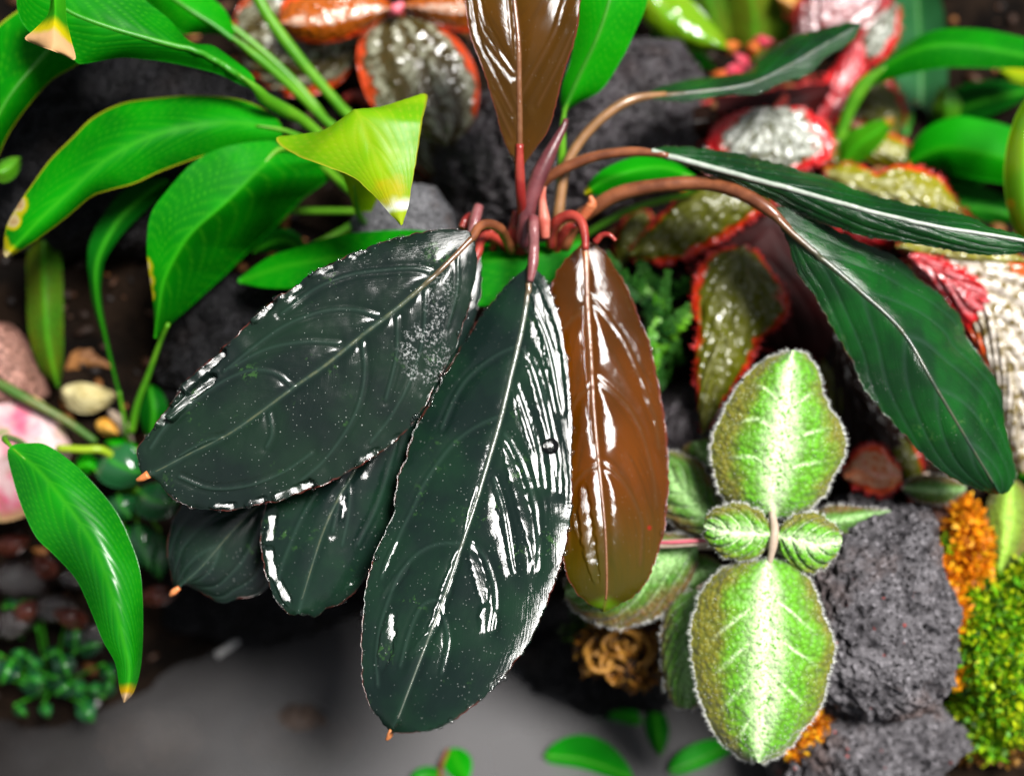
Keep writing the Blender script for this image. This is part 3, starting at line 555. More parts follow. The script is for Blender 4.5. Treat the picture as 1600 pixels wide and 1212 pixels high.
# D and E: smaller dark leaves underneath
D = blade('leaf', [(746, 392, 43.8), (725, 440, 43.5), (680, 520, 43.2), (640, 590, 43.0), (585, 680, 42.7), (545, 750, 42.4), (530, 775, 42.3), (503, 835, 42.1), (474, 928, 41.9), (466, 958, 41.9)],
  [(742, 394), (720, 410), (660, 480), (590, 560), (510, 660), (440, 740), (414, 793), (408, 853), (421, 917), (447, 954), (462, 960)],
  [(750, 394), (753, 420), (752, 450), (742, 500), (718, 560), (690, 630), (660, 690), (640, 740), (622, 790), (604, 840), (575, 900), (540, 938), (511, 950), (496, 963), (480, 962), (470, 960)],
  DKR, dk, nu=50, nv=150, dl=.12, dr=[.0, .2, .4, .4, .2], p=1.7, vw=22, pillow=.04, ridge=.01, groove=.04, ruffle=.06, rl=30, ser=2.8, serl=11, rough=.015,
  veins=[[(640, 590), (632, 640), (612, 720), (590, 790), (560, 850)], [(545, 750), (545, 800), (535, 850)], [(600, 655), (560, 690), (510, 745), (475, 800), (445, 870), (432, 910)], [(530, 775), (520, 830)]],
  streaks=[([(427, 806), (420, 846)], 9, 'b', None), ([(420, 858), (427, 900)], 9, 'b', None), ([(434, 908), (450, 938)], 8, 'b', None), ([(540, 775), (535, 810)], 5, 'b', None), ([(560, 905), (545, 915)], 6, 'b', None)])
midrib(D, RIBD, 5, 1.2, sink=.5)
tube('petiole', [(805, 398, 45.2), (785, 380, 44.8), (763, 368, 44.4), (750, 378, 44.0), (746, 395, 43.8), (738, 415, 43.6)], [8, 8, 8, 8, 8, 5], STEMR, D)
E_ = blade('leaf', [(725, 405, 45.2), (660, 500, 44.9), (590, 590, 44.6), (500, 690, 44.2), (430, 765, 43.8), (395, 797, 43.6), (358, 835, 43.4), (315, 885, 43.2), (275, 922, 43.2)],
  [(720, 400), (640, 460), (540, 550), (430, 660), (330, 745), (282, 790), (264, 834), (261, 864), (268, 902), (273, 922)],
  [(730, 412), (700, 520), (630, 640), (560, 730), (500, 800), (455, 870), (412, 924), (373, 935), (347, 941), (321, 929), (290, 914), (277, 924)],
  DK, dk, nu=44, nv=120, dl=.4, dr=.4, p=1.7, auto=(7, .1, .3), pillow=.03, ridge=.008, groove=.03, ruffle=.06, ser=1.6, serl=14)
midrib(E_, RIBD, 4, 1.0, sink=.55)
tube('petiole', [(795, 405, 46.0), (765, 392, 45.6), (740, 395, 45.3), (715, 420, 45.1)], [7, 7, 7, 4], STEMR, E_)
tube('withered_tip', [(280, 918, 43.15), (272, 924, 43.2), (266, 930, 43.3)], [4, 6, 3], TIPO, E_, 8, 8)
# F: copper leaf standing up at the top
Fl = blade('leaf', [(812, 268, 42.9), (812, 189, 42.6), (811, 135, 42.45), (810, 68, 42.35), (803, 0, 42.4), (797, -60, 42.6), (790, -120, 42.9)],
  [(809, 267), (800, 248), (786, 216), (772, 166), (752, 101), (738, 68), (733, 51), (728, 20), (726, -10), (735, -60), (786, -120)],
  [(815, 267), (824, 250), (838, 231), (857, 203), (870, 162), (880, 118), (894, 78), (901, 51), (906, 17), (903, -30), (860, -90), (794, -120)],
  BRO, dk, nu=50, nv=130, dl=[0, .0, -.02, -.02, .1], dr=[0, -.1, -.1, 0, .1], p=1.2, vw=18, pillow=.05, ridge=.01, groove=.03, ruffle=.05, ser=1.2, serl=12,
  veins=[[(742, -20), (752, 44), (775, 81), (803, 115)], [(733, 40), (750, 85), (769, 118), (800, 175)], [(885, -10), (870, 41), (857, 68), (835, 110), (814, 150)], [(895, 50), (868, 110), (840, 165)], [(770, 150), (800, 215)]],
  streaks=[([(733, -10), (740, 40), (752, 75), (768, 105), (780, 130)], 6, 'p', None), ([(745, -20), (757, 30), (780, 75), (800, 112)], 6, 'p', None), ([(883, -10), (872, 35), (858, 68)], 5, 'p', None), ([(795, -20), (800, 40), (803, 90)], 6, 'p', None)])
midrib(Fl, RIBO, 6, 3, sink=.3)
tube('petiole', [(822, 385, 44.8), (818, 350, 44.4), (814, 310, 43.4), (812, 268, 42.95), (812, 225, 42.7)], [10, 9, 8, 8, 6], STEMR, Fl)
# G, H, I: dark green leaves arching to the right
Gl = blade('leaf', [(1010, 150, 45.0), (1090, 142, 45.4), (1170, 130, 45.7), (1230, 103, 46.0), (1290, 68, 46.3), (1345, 38, 46.6)],
  [(1011, 146), (1037, 135), (1094, 122), (1165, 113), (1189, 91), (1240, 57), (1280, 46), (1328, 35), (1344, 36)],
  [(1011, 153), (1023, 155), (1071, 158), (1138, 148), (1182, 147), (1223, 130), (1263, 117), (1290, 90), (1328, 68), (1346, 42)],
  DKG, dk, nu=26, nv=110, dl=[0, 1.2, 1.6, 1.2, .2], dr=[0, -.2, -.2, .1, .1], p=1.3, auto=(6, .12, .35), pillow=.018, ridge=.01, groove=.04, ruffle=.06, ser=1.5)
midrib(Gl, RIBD, 5, 1.2, sink=.4)
tube('petiole', [(868, 392, 45.0), (873, 330, 44.9), (885, 260, 44.8), (912, 214, 44.8), (952, 176, 44.8), (990, 155, 44.9), (1040, 147, 45.2)], [9, 9, 8, 8, 8, 8, 4], STEMT, Gl)
H = blade('leaf', [(1018, 236, 43.6), (1104, 259, 43.3), (1206, 286, 42.9), (1258, 301, 42.7), (1338, 324, 42.4), (1376, 334, 42.3), (1464, 354, 42.1), (1560, 369, 42.0), (1640, 384, 42.0)],
  [(1018, 232), (1037, 229), (1088, 231), (1138, 237), (1178, 246), (1278, 273), (1349, 300), (1403, 314), (1447, 324), (1515, 338), (1542, 352), (1590, 365), (1636, 381)],
  [(1016, 239), (1023, 244), (1064, 257), (1138, 284), (1172, 301), (1211, 315), (1244, 333), (1295, 352), (1349, 369), (1397, 376), (1464, 387), (1532, 398), (1590, 396), (1638, 387)],
  DKG, dk, nu=34, nv=150, dl=[0, .9, 1.1, .9, .2], dr=[0, .3, .5, .4, .1], p=1.4, auto=(6, .12, .35), pillow=.018, ridge=.01, groove=.05, ruffle=.05, ser=2.6, serl=10, spots=[(1205, 271, 7, 1.0), (1233, 276, 5, .9)])
midrib(H, m_plain('rib_pale', (.26, .30, .25), (.36, .40, .34), 300, .3, .0001, coat=.5), 5, 3, sink=.2)  # pale base colour carries the rib's white reflection
tube('petiole', [(826, 392, 45.2), (826, 340, 44.9), (840, 298, 44.6), (868, 270, 44.3), (928, 245, 44.0), (990, 237, 43.8), (1045, 243, 43.5)], [9, 9, 9, 9, 8, 8, 4], STEMB, H)
I_ = blade('leaf', [(1205, 328, 42.9), (1240, 365, 42.85), (1304, 418, 42.8), (1352, 460, 42.75), (1394, 498, 42.7), (1422, 532, 42.65), (1456, 591, 42.5), (1495, 657, 42.6), (1529, 713, 42.8), (1562, 770, 43.1)],
  [(1203, 332), (1215, 348), (1230, 378), (1245, 425), (1273, 463), (1304, 519), (1332, 567), (1356, 616), (1408, 675), (1443, 713), (1477, 741), (1529, 765), (1558, 773)],
  [(1208, 326), (1228, 325), (1270, 340), (1340, 375), (1400, 402), (1436, 435), (1470, 460), (1501, 498), (1512, 529), (1540, 567), (1564, 609), (1571, 657), (1580, 700), (1588, 740), (1578, 766), (1566, 773)],
  DKG, dk, nu=46, nv=150, dl=[0, .4, .6, .6, .3], dr=[0, 1.1, 1.7, 1.5, .4], p=1.12, auto=(6, .12, .35), pillow=.018, ridge=.008, groove=.05, ruffle=.05, ser=2.6, serl=12)
midrib(I_, RIBD, 6, 1.5, sink=.45)
tube('petiole', [(880, 388, 45.0), (895, 350, 44.8), (928, 325, 44.6), (969, 302, 44.3), (1037, 289, 44.0), (1104, 287, 43.8), (1155, 301, 43.3), (1199, 326, 43.0), (1235, 360, 42.9)], [12, 12, 12, 12, 11, 11, 11, 11, 5], STEMB, I_)
# sheaths and stubs at the crown
tube('sheath', [(818, 385, 44.2), (824, 335, 43.9), (836, 290, 43.7), (858, 242, 43.6), (880, 200, 43.6), (884, 186, 43.6)], [12, 14, 14, 13, 9, 4], STEMP, dk, 12)
tube('sheath', [(852, 372, 43.6), (850, 340, 43.5), (848, 312, 43.6), (852, 292, 43.8)], [7, 10, 6, 1.5], m_plain('sheath_pink', (.5, .10, .07), (.62, .22, .16), 200, .4, .0001, tr=.3), dk, 10)
tube('sheath', [(906, 345, 43.9), (918, 330, 43.8), (925, 318, 43.7), (922, 306, 43.6)], [7, 8, 9, 3], m_plain('sheath_peach', (.45, .10, .04), (.6, .25, .10), 200, .4, .0001, tr=.3), dk, 10)
tube('stub', [(930, 378, 43.4), (940, 368, 43.3), (952, 367, 43.2), (962, 376, 43.2)], [6, 5, 4, 3], STEMR, dk, 8)
tube('stub', [(738, 372, 43.6), (742, 345, 43.7), (748, 322, 43.9)], [9, 9, 8], STEMK, dk, 10)
tube('stub', [(722, 356, 44.2), (728, 342, 44.3), (735, 334, 44.4)], [6, 6, 3], STEMR, dk, 8)
for pt, rr in (([(800, 395, 45), (802, 360, 44.7), (806, 330, 44.5)], [9, 9, 5]), ([(868, 392, 45), (876, 372, 44.6), (888, 356, 44.3), (900, 352, 44.1)], [8, 9, 9, 4]), ([(770, 388, 45), (772, 372, 44.6), (766, 360, 44.4)], [6, 6, 4])):
    tube('stem_base', pt, rr, STEMR, dk, 10)

# water lying on the dark leaves
WATER = None
def m_drop():
    g = G('water_drop_clear'); n = g.t.nodes.new('ShaderNodeBsdfGlass'); n.inputs['IOR'].default_value = 1.33; n.inputs['Roughness'].default_value = .0; return g.done(n.outputs[0])
WATER = m_drop()
def m_film():
    g = G('water_bead'); f = g.t.nodes.new('ShaderNodeFresnel'); f.inputs[0].default_value = 1.4; gl = g.t.nodes.new('ShaderNodeBsdfGlossy'); gl.inputs['Roughness'].default_value = .06
    tr = g.t.nodes.new('ShaderNodeBsdfTransparent'); m = g.t.nodes.new('ShaderNodeMixShader'); g.t.links.new(g.math('MULTIPLY', f.outputs[0], 1.0), m.inputs[0]); g.t.links.new(tr.outputs[0], m.inputs[1]); g.t.links.new(gl.outputs[0], m.inputs[2]); return g.done(m.outputs[0])
BEAD = m_film()
def surf_at(leaf, x, y):
    W, N, M = TIPS[leaf.name]; v = W - CAM; d = v @ FWD; px = 800 + (v @ RGT) / d * 800 / .36; py = 606 - (v @ UPV) / d * 800 / .36
    k = np.argmin((px - x) ** 2 + (py - y) ** 2); i, j = np.unravel_index(k, px.shape); return W[i, j], N[i, j]
def drop_geo(c, n, r, flat=.6, sub=2):
    V, F = ico(sub); a = nrm(np.cross(n, [.3, .8, .1])); b = np.cross(n, a); return c + V[:, :1] * r * a + V[:, 1:2] * r * b + V[:, 2:] * r * flat * n + n * r * flat * .35, F
c_, n_ = surf_at(B, 861, 698)
Vd, Fd = drop_geo(c_, n_, .24, .62, 4); o = mesh('water_drop', Vd, Fd, WATER, org=c_); tag(o, 'round clear water drop resting on the right half of the striped wet leaf', 'water drop')
def edge_drops():
    r = np.random.default_rng(4); Vs, Fs, n = [], [], 0
    for lf, cnt, sides in ((A, 110, (0, -1)), (B, 130, (0, -1, -1)), (Cc, 60, (-1,)), (D, 50, (0, -1)), (H, 70, (-1,)), (I_, 44, (0, -1)), (Gl, 10, (-1,)), (E_, 10, (0,)), (Fl, 16, (0, -1))):
        W, N, M = TIPS[lf.name]
        for k in range(cnt):
            s = sides[r.integers(len(sides))]; i = r.integers(6, W.shape[0] - 4); j = (r.integers(0, 3) if s == 0 else W.shape[1] - 1 - r.integers(0, 3)); rad = .025 + .085 * r.random() ** 2.5
            V, F = drop_geo(W[i, j], N[i, j], rad, .42, 2); Vs.append(V); Fs.append(F + n); n += len(V)
    o = mesh('water_droplets', np.concatenate(Vs), np.concatenate(Fs), BEAD, org=crown); tag(o, 'fine beads of water along the edges of the dark leaves', 'water droplets', None, 'stuff')
edge_drops()
# ---------------------------------------------------------------- bright green plants
GR = m_green('leaf_green', (.0015, .150, .002), (.003, .235, .002), tcol=(.006, .42, .003))
GRM = m_green('leaf_green_margin', (.0015, .155, .002), (.003, .245, .002), tcol=(.006, .45, .003), margin=(.42, .34, .01))
GRD = m_green('leaf_green_deep', (.001, .060, .002), (.002, .095, .003), tcol=(.003, .14, .003), tr=.25)
GRT = m_green('leaf_green_tip', (.002, .150, .003), (.005, .24, .003), rough=.30, tcol=(.008, .42, .004), tip=(.925, (.55, .33, .004), (.62, .40, .22)), spec=.35, wet=.05)
GRV = m_green('leaf_green_vivid', (.003, .23, .002), (.006, .29, .002), tcol=(.012, .5, .003))
LIME = m_green('leaf_lime', (.13, .36, .002), (.24, .42, .002), rough=.36, tcol=(.34, .6, .003), vein=(.35, .45, .02), margin=(.35, .28, .02), tr=.42, spec=.22, tip=(.885, (.80, .83, .74), (.30, .40, .01), .045))  # white band before the tip: a specular highlight put into the colour
OLIV = m_green('leaf_olive', (.10, .12, .006), (.05, .11, .006), tcol=(.12, .2, .005), lines=30)
YELL = m_green('leaf_yellowing', (.10, .12, .006), (.03, .11, .006), tcol=(.2, .25, .005))
PET = m_plain('petiole_green', (.055, .24, .006), (.11, .32, .012), 90, .38, .0001, tr=.25, tcol=(.15, .45, .01))
RIBG = m_plain('rib_green', (.02, .20, .006), (.04, .25, .01), 90, .4, .0001, tr=.2, tcol=(.05, .35, .01))
RIBL = m_plain('rib_lime', (.22, .36, .01), (.28, .40, .02), 90, .4, .0001, tr=.2, tcol=(.3, .5, .01))
cg = base_of(600, 330, 49)
gp = thing('broadleaf_plant', 'bright green plant of long drooping leaves filling the upper left, one leaf yellow green', 'plant', cg)
def pet(leaf, pts, r): return tube('petiole', pts, list(r[:-1]) + [1.2], PET, leaf, 10)
hub = (590, 330, 48.4)
l1 = blade('leaf', [(175, 0, 45.5), (120, 35, 45), (70, 85, 44.6), (15, 150, 44.4), (-18, 215, 44.6), (-32, 275, 45)], [(165, -12), (100, -18), (35, 12), (-20, 60), (-60, 150), (-55, 230), (-36, 272)], [(178, 10), (150, 60), (125, 98), (78, 128), (34, 179), (10, 216), (-8, 255), (-28, 276)],
           GRM, gp, nu=16, nv=60, dl=.7, dr=.7, ruffle=.1, auto=(14, .1, .5), pillow=.003)
midrib(l1, RIBG, 5, 2); pet(l1, [hub, (480, 150, 47.6), (330, 20, 46.8), (230, -10, 46), (170, 3, 45.5), (140, 22, 45.2)], [7, 7, 6, 6, 4])
l2 = blade('leaf', [(398, 137, 44.4), (352, 104, 43.8), (304, 81, 43.3), (237, 62, 42.8), (169, 42, 42.4), (112, 20, 42.2), (70, -8, 42.2), (30, -40, 42.4)],
           [(399, 131), (392, 115), (352, 84), (331, 71), (304, 68), (284, 54), (264, 30), (233, 5), (200, -22), (150, -45), (90, -60), (34, -44)], [(397, 141), (370, 130), (338, 115), (270, 99), (225, 93), (186, 91), (128, 100), (117, 95), (80, 70), (48, 52), (28, 20), (26, -36)],
           GR, gp, nu=26, nv=90, dl=[0, .3, .6, .5, .3], dr=[0, .3, .4, .3, .2], ruffle=.16, rl=110, auto=(11, .15, .45), pillow=.006, ridge=.008, groove=.03)
midrib(l2, RIBG, 6, 3, sink=.4); pet(l2, [hub, (540, 255, 47.6), (482, 195, 46.6), (440, 170, 45.6), (415, 155, 44.9), (399, 137, 44.4), (372, 116, 44.0)], [8, 8, 8, 9, 11, 10, 5])
TAN = m_green('leaf_tip_withered', (.012, .20, .004), (.03, .26, .005), tcol=(.2, .4, .02), tip=(.40, (.50, .42, .004), (.62, .36, .17), .22), rough=.4, tr=.4)
blade('withered_tip', [(84, -14, 41.9), (86, 15, 41.5), (84, 48, 41.2), (82, 72, 41.1), (80, 79, 41.1)], [(80, -14), (76, 18), (66, 34), (52, 48), (39, 61), (60, 72)], [(102, -14), (103, 8), (105, 35), (111, 62), (118, 93), (98, 86)],
      TAN, l2, nu=14, nv=40, dl=.5, dr=.35, ruffle=.1, rough=.03)
l3 = blade('leaf', [(364, 62, 46.0), (335, 40, 45.8), (300, 18, 45.6), (262, -8, 45.6), (200, -48, 45.8)], [(363, 60), (366, 48), (352, 17), (331, -3), (290, -34), (204, -58)], [(361, 62), (338, 54), (305, 53), (284, 52), (255, 28), (225, -2), (190, -38)],
           GRV, gp, nu=14, nv=40, dl=.5, dr=.5, auto=(12, .1, .4), pillow=.004)
midrib(l3, RIBG, 5, 3); pet(l3, [hub, (540, 220, 48.0), (505, 185, 47.6), (440, 122, 46.8), (390, 80, 46.3), (364, 60, 46), (340, 44, 45.9)], [7, 7, 7, 7, 7, 4])
tube('petiole', [hub, (560, 205, 48.2), (530, 165, 47.8), (470, 95, 47.2), (425, 35, 46.8), (400, -10, 46.6), (380, -70, 46.6)], [7, 8, 8, 9, 9, 9], PET, gp, 10)
l4 = blade('leaf', [(442, 205, 45.6), (372, 192, 45.0), (300, 197, 44.5), (230, 215, 44.2), (165, 250, 44.0), (108, 300, 43.9), (60, 345, 43.9), (30, 378, 44.0), (9, 402, 44.1)],
           [(440, 196), (423, 176), (372, 155), (304, 149), (237, 154), (189, 162), (145, 184), (112, 216), (78, 250), (51, 287), (30, 318), (10, 355), (5, 396)], [(440, 214), (433, 223), (372, 230), (321, 243), (254, 267), (210, 287), (169, 298), (142, 308), (101, 342), (61, 372), (20, 399), (11, 403)],
           GRM, gp, nu=26, nv=90, dl=[.1, .9, 1.1, .8, .3], dr=[.1, .5, .6, .4, .2], p=1.7, ruffle=.1, rl=90, auto=(12, .1, .5), pillow=.004, ridge=.004, groove=.03, spots=[(26, 318, 15, .9), (20, 345, 12, .8), (80, 232, 9, .7), (4, 408, 24, .75), (0, 380, 14, .6)])
pet(l4, [hub, (560, 290, 48), (500, 235, 46.6), (450, 206, 45.7), (400, 196, 45.2)], [7, 7, 6, 4])
l5 = blade('leaf', [(440, 232, 45.6), (400, 270, 45.0), (355, 315, 44.6), (305, 358, 44.4), (281, 389, 44.4), (256, 439, 44.6), (246, 494, 44.9), (242, 528, 45.2)],
           [(436, 226), (423, 220), (375, 224), (338, 233), (298, 257), (264, 294), (237, 331), (230, 372), (231, 410), (239, 467), (241, 500), (241, 526)], [(446, 232), (500, 250), (528, 267), (473, 311), (440, 345), (389, 392), (350, 430), (329, 449), (295, 480), (263, 508), (245, 528)],
           GR, gp, nu=22, nv=80, dl=[0, .1, .2, .2, .1], dr=[.3, 3.0, 3.6, 2.4, .4], p=1.05, auto=(12, .1, .5), pillow=.004, ruffle=.06, spots=[(224, 415, 13, .8), (226, 440, 13, .8), (232, 462, 10, .7)])
pet(l5, [hub, (550, 300, 48), (490, 250, 46.6), (440, 232, 45.6), (400, 270, 45.1)], [7, 7, 6, 4])
l6 = blade('leaf', [(300, 262, 47.2), (240, 296, 46.9), (185, 345, 46.6), (152, 410, 46.5), (152, 470, 46.7), (166, 536, 47.0), (186, 615, 47.4)], [(296, 256), (203, 292), (165, 331), (141, 375), (137, 410), (139, 432), (146, 478), (163, 536), (184, 617)], [(300, 268), (260, 300), (215, 340), (187, 370), (166, 402), (160, 420), (158, 466), (170, 536), (188, 612)],
           GRD, gp, nu=12, nv=60, dl=.2, dr=.3)
l7 = blade('leaf', [(372, 440, 46.4), (450, 415, 45.8), (560, 400, 45.3), (660, 400, 45.0), (760, 408, 44.8), (850, 398, 44.8), (912, 378, 45.0)], [(372, 436), (420, 402), (470, 385), (540, 366), (640, 359), (700, 368), (755, 380), (820, 381), (870, 377), (911, 375)], [(374, 442), (420, 450), (480, 452), (560, 465), (660, 470), (760, 478), (830, 460), (890, 415), (912, 380)],
           GR, gp, nu=20, nv=80, dl=[0, .5, .6, .5, 0], dr=[0, -.3, -.3, -.2, 0], p=1.4, auto=(12, .1, .5), pillow=.003)
pet(l7, [hub, (500, 380, 48.2), (410, 420, 47.2), (380, 438, 46.5), (430, 422, 46)], [7, 6, 5, 3])
l8 = blade('leaf', [(560, 330, 45.4), (552, 270, 44.2), (548, 205, 42.6), (551, 172, 41.8), (560, 180, 41.3), (583, 237, 41.2), (604, 280, 41.05), (617, 315, 40.85), (627, 352, 40.6)],
           [(554, 330), (540, 285), (510, 235), (470, 214), (434, 214), (437, 226), (461, 242), (501, 257), (545, 274), (569, 291), (593, 315), (613, 338), (625, 351)], [(580, 330), (610, 270), (650, 190), (655, 150), (667, 148), (667, 160), (660, 189), (652, 243), (644, 287), (637, 325), (630, 350)],
           LIME, gp, nu=26, nv=110, dl=[.0, .3, .3, .3, .2, .15, .1], dr=[0, .3, .3, .35, .25, .15, .1], p=2.0, auto=(10, .12, .45), pillow=.004, ridge=.006, groove=.02, ser=1.0, serl=22, spots=[(608, 300, 30, .36)])
pet(l8, [hub, (575, 350, 47), (560, 332, 45.4), (553, 290, 44.5)], [7, 6, 5, 3])
l10 = blade('leaf', [(70, 372, 48.2), (68, 420, 47.9), (70, 480, 47.7), (76, 540, 47.8), (90, 605, 48.2)], [(60, 374), (42, 401), (42, 460), (45, 519), (62, 574), (86, 603)], [(80, 372), (94, 390), (98, 440), (99, 500), (99, 560), (94, 603)], YELL, gp, nu=12, nv=50, dl=.4, dr=.5, auto=(8, .1, .6), pillow=.02)
pet(l10, [hub, (300, 330, 49.5), (150, 345, 48.8), (85, 355, 48.4), (70, 372, 48.2), (68, 400, 48)], [5, 5, 5, 5, 3])
for pts, r in (([(263, 506, 45.2), (250, 535, 45.8), (232, 585, 46.6), (215, 630, 47.2), (205, 675, 47.8)], [3, 4, 5, 6]), ([(186, 612, 47.4), (195, 660, 48), (200, 690, 48.5)], [3, 3, 3])): tube('stem', pts, r, PET, gp, 8)
simple('leaf', [(232, 600, 47.6), (240, 640, 47.4), (236, 690, 47.6)], 22, GRD, gp, nu=10, nv=30, dl=.3, dr=.3)
simple('leaf', [(-20, 262, 46), (5, 268, 46), (32, 246, 46.4)], 17, PET, gp, nu=8, nv=24, dl=.3, dr=.3)
simple('leaf', [(480, 395, 47.6), (440, 375, 47.3), (395, 395, 47.4)], 18, GRD, gp, nu=8, nv=24)

hb = thing('drooping_leaf_plant', 'single bright green leaf with yellow and brown tip drooping over the water at lower left', 'plant', base_of(60, 700, 47.5))
l9 = blade('leaf', [(16, 698, 42.6), (60, 735, 42.2), (105, 790, 41.8), (145, 850, 41.5), (172, 920, 41.3), (190, 990, 41.3), (202, 1050, 41.4), (194, 1097, 41.6)],
           [(22, 694), (45, 692), (73, 695), (114, 723), (149, 758), (180, 796), (201, 838), (218, 887), (223, 939), (223, 1002), (219, 1047), (209, 1081), (196, 1096)], [(12, 703), (12, 715), (21, 751), (33, 789), (56, 838), (86, 868), (119, 905), (142, 954), (160, 999), (180, 1036), (187, 1077), (193, 1097)],
           GRT, hb, nu=30, nv=110, dl=[0, .5, .8, .7, .3], dr=[0, .4, .6, .4, .1], p=1.7, auto=(11, .1, .5), pillow=.006, ridge=.005, groove=.03, ruffle=.08, rl=80)
pet(l9, [(60, 720, 47.5), (30, 690, 46), (8, 684, 44), (14, 694, 42.8), (40, 718, 42.4)], [6, 6, 5, 5, 3])
# upright leaf behind the crown and its drooping sibling
up = thing('upright_leaf_plant', 'bright green upright leaf on a pale stem just behind the standing copper leaf', 'plant', base_of(880, 380, 48.5))
u1 = blade('leaf', [(880, 176, 44.8), (905, 120, 44.4), (935, 55, 44.0), (955, -10, 43.8), (965, -80, 43.9)], [(878, 174), (876, 160), (880, 130), (893, 90), (902, 40), (903, -10), (925, -60), (962, -82)], [(884, 176), (900, 163), (940, 140), (970, 95), (990, 55), (1012, 0), (1005, -50), (968, -82)],
           GRV, up, nu=16, nv=60, dl=.3, dr=.5, auto=(10, .12, .5), pillow=.003, spots=[(882, 172, 6, .5)])
midrib(u1, RIBG, 4, 3)
pet(u1, [(882, 385, 48), (874, 330, 46.4), (876, 290, 45.6), (878, 240, 45.1), (881, 180, 44.8), (895, 145, 44.6)], [7, 7, 7, 6, 3])
u2 = blade('leaf', [(1090, 282, 46.2), (1040, 262, 45.8), (985, 268, 45.4), (940, 285, 45.2), (914, 303, 45.2)], [(1088, 292), (1040, 292), (990, 298), (950, 302), (925, 306), (916, 306)], [(1086, 274), (1050, 252), (1000, 245), (960, 256), (930, 275), (913, 298)], GRV, up, nu=14, nv=50, dl=.3, dr=.4, spots=[(912, 304, 14, .5)])
pet(u2, [(885, 385, 48), (980, 330, 47.6), (1080, 300, 47), (1092, 283, 46.3), (1060, 270, 46)], [5, 5, 5, 5, 3])

# right-hand strap leaves
rp = thing('strap_leaf_plant', 'green plant of arching strap leaves at the upper right corner', 'plant', base_of(1400, 300, 52))
hr = (1420, 300, 51.5)
r1_ = blade('leaf', [(1352, 130, 49.4), (1400, 92, 48.8), (1460, 72, 48.4), (1540, 76, 48.4), (1640, 96, 48.8)], [(1350, 128), (1365, 108), (1410, 72), (1460, 48), (1520, 45), (1570, 52), (1640, 70)], [(1356, 136), (1385, 126), (1430, 114), (1480, 106), (1550, 107), (1600, 108), (1640, 118)], GR, rp, nu=16, nv=60, dl=[0, .9, .9, .6, .3], dr=.2, auto=(10, .1, .5), pillow=.003)
pet(r1_, [(1300, 300, 50.6), (1308, 240, 50.2), (1320, 190, 49.9), (1335, 155, 49.6), (1352, 130, 49.4), (1385, 104, 49)], [10, 10, 10, 11, 12, 5])
simple('leaf', [hr, (1436, 210, 52), (1440, 120, 52.6), (1436, 40, 53.2), (1430, -60, 54)], 44, m_green('leaf_green_dull', (.010, .10, .02), (.03, .16, .05), rough=.28, tcol=(.02, .2, .02), spec=.6), rp, prof=[.25, .5, .9, 1, .9, .5], nu=14, nv=50, dl=-.6, dr=-.6, p=1.1)
simple('leaf', [(1410, 262, 50), (1470, 232, 49.2), (1530, 238, 48.8), (1600, 255, 48.6), (1650, 270, 48.8)], 52, GRV, rp, wr=42, prof=[.05, .6, 1, 1, .9, .5], nu=14, nv=50, dl=.3, dr=.5)
simple('leaf', [(1312, 262, 49.6), (1335, 232, 49.2), (1362, 212, 49.0), (1398, 184, 49.0)], 24, m_green('leaf_green_pointed', (.05, .26, .004), (.03, .22, .004), tcol=(.1, .4, .005), tip=(.86, (.45, .25, .01), (.5, .28, .05))), rp, nu=10, nv=40, prof=[.5, .9, 1, .7, .1], dl=.4, dr=.4)
simple('leaf', [(1450, 205, 51.5), (1500, 172, 51), (1550, 155, 50.7), (1620, 140, 50.6)], 34, GRD, rp, wr=26, nu=12, nv=40, dl=.5, dr=.2)
simple('leaf', [(1475, 192, 51), (1480, 165, 50.6), (1472, 134, 50.6)], 24, PET, rp, nu=10, nv=30, dl=.4, dr=.4)
tube('stem', [(1475, -40, 55), (1505, 0, 54.6), (1535, 40, 54.2), (1562, 60, 54)], [17, 18, 18, 14], RIBL, rp, 10)
simple('leaf', [(1640, 105, 52), (1600, 122, 51.6), (1562, 110, 51.4)], 26, m_green('leaf_yellow', (.30, .33, .003), (.2, .28, .003), tcol=(.4, .45, .01)), rp, nu=10, nv=30)
tube('stem', [(1420, 300, 51), (1405, 250, 51.4), (1420, 180, 52)], [10, 10, 9], RIBG, rp, 10)
simple('leaf', [(1345, 240, 52), (1400, 190, 52.4), (1420, 130, 53)], 34, GRD, rp, nu=10, nv=30)
for md, w_ in (([(1420, 280, 52.6), (1390, 220, 53), (1380, 150, 53.4)], 34), ([(1430, 270, 52), (1480, 220, 52.2), (1530, 190, 52.6)], 30), ([(1440, 290, 51), (1500, 320, 50.4), (1560, 330, 50.2), (1610, 350, 50.2)], 34), ([(1430, 280, 53), (1500, 110, 55), (1560, 40, 56), (1600, -20, 56.6)], 34), ([(1420, 270, 53.2), (1400, 160, 54), (1345, 90, 54.4)], 26), ([(1440, 250, 52), (1500, 260, 51), (1560, 250, 50.8), (1620, 280, 51)], 36)):
    simple('leaf', md, w_, GRD, rp, nu=12, nv=36, dl=.4, dr=.4, auto=(8, .1, .4), pillow=.01)
ed = thing('glossy_leaf_plant', 'glossy yellow green leaf cut by the right frame edge, standing before the strap leaves', 'plant', base_of(1620, 420, 48))
e1 = simple('leaf', [(1620, 400, 46.5), (1606, 340, 45.8), (1600, 260, 45.4), (1606, 190, 45.4), (1625, 130, 45.8)], 32, m_green('leaf_bright_edge', (.24, .44, .004), (.12, .38, .004), rough=.14, tcol=(.2, .5, .005), spec=.6, wet=.5), ed, wr=40, nu=14, nv=50, dl=.5, dr=.5, spots=[(1578, 318, 8, .5)])
pet(e1, [(1625, 500, 48.2), (1622, 440, 47.3), (1620, 400, 46.5), (1610, 350, 46)], [7, 7, 6, 3])
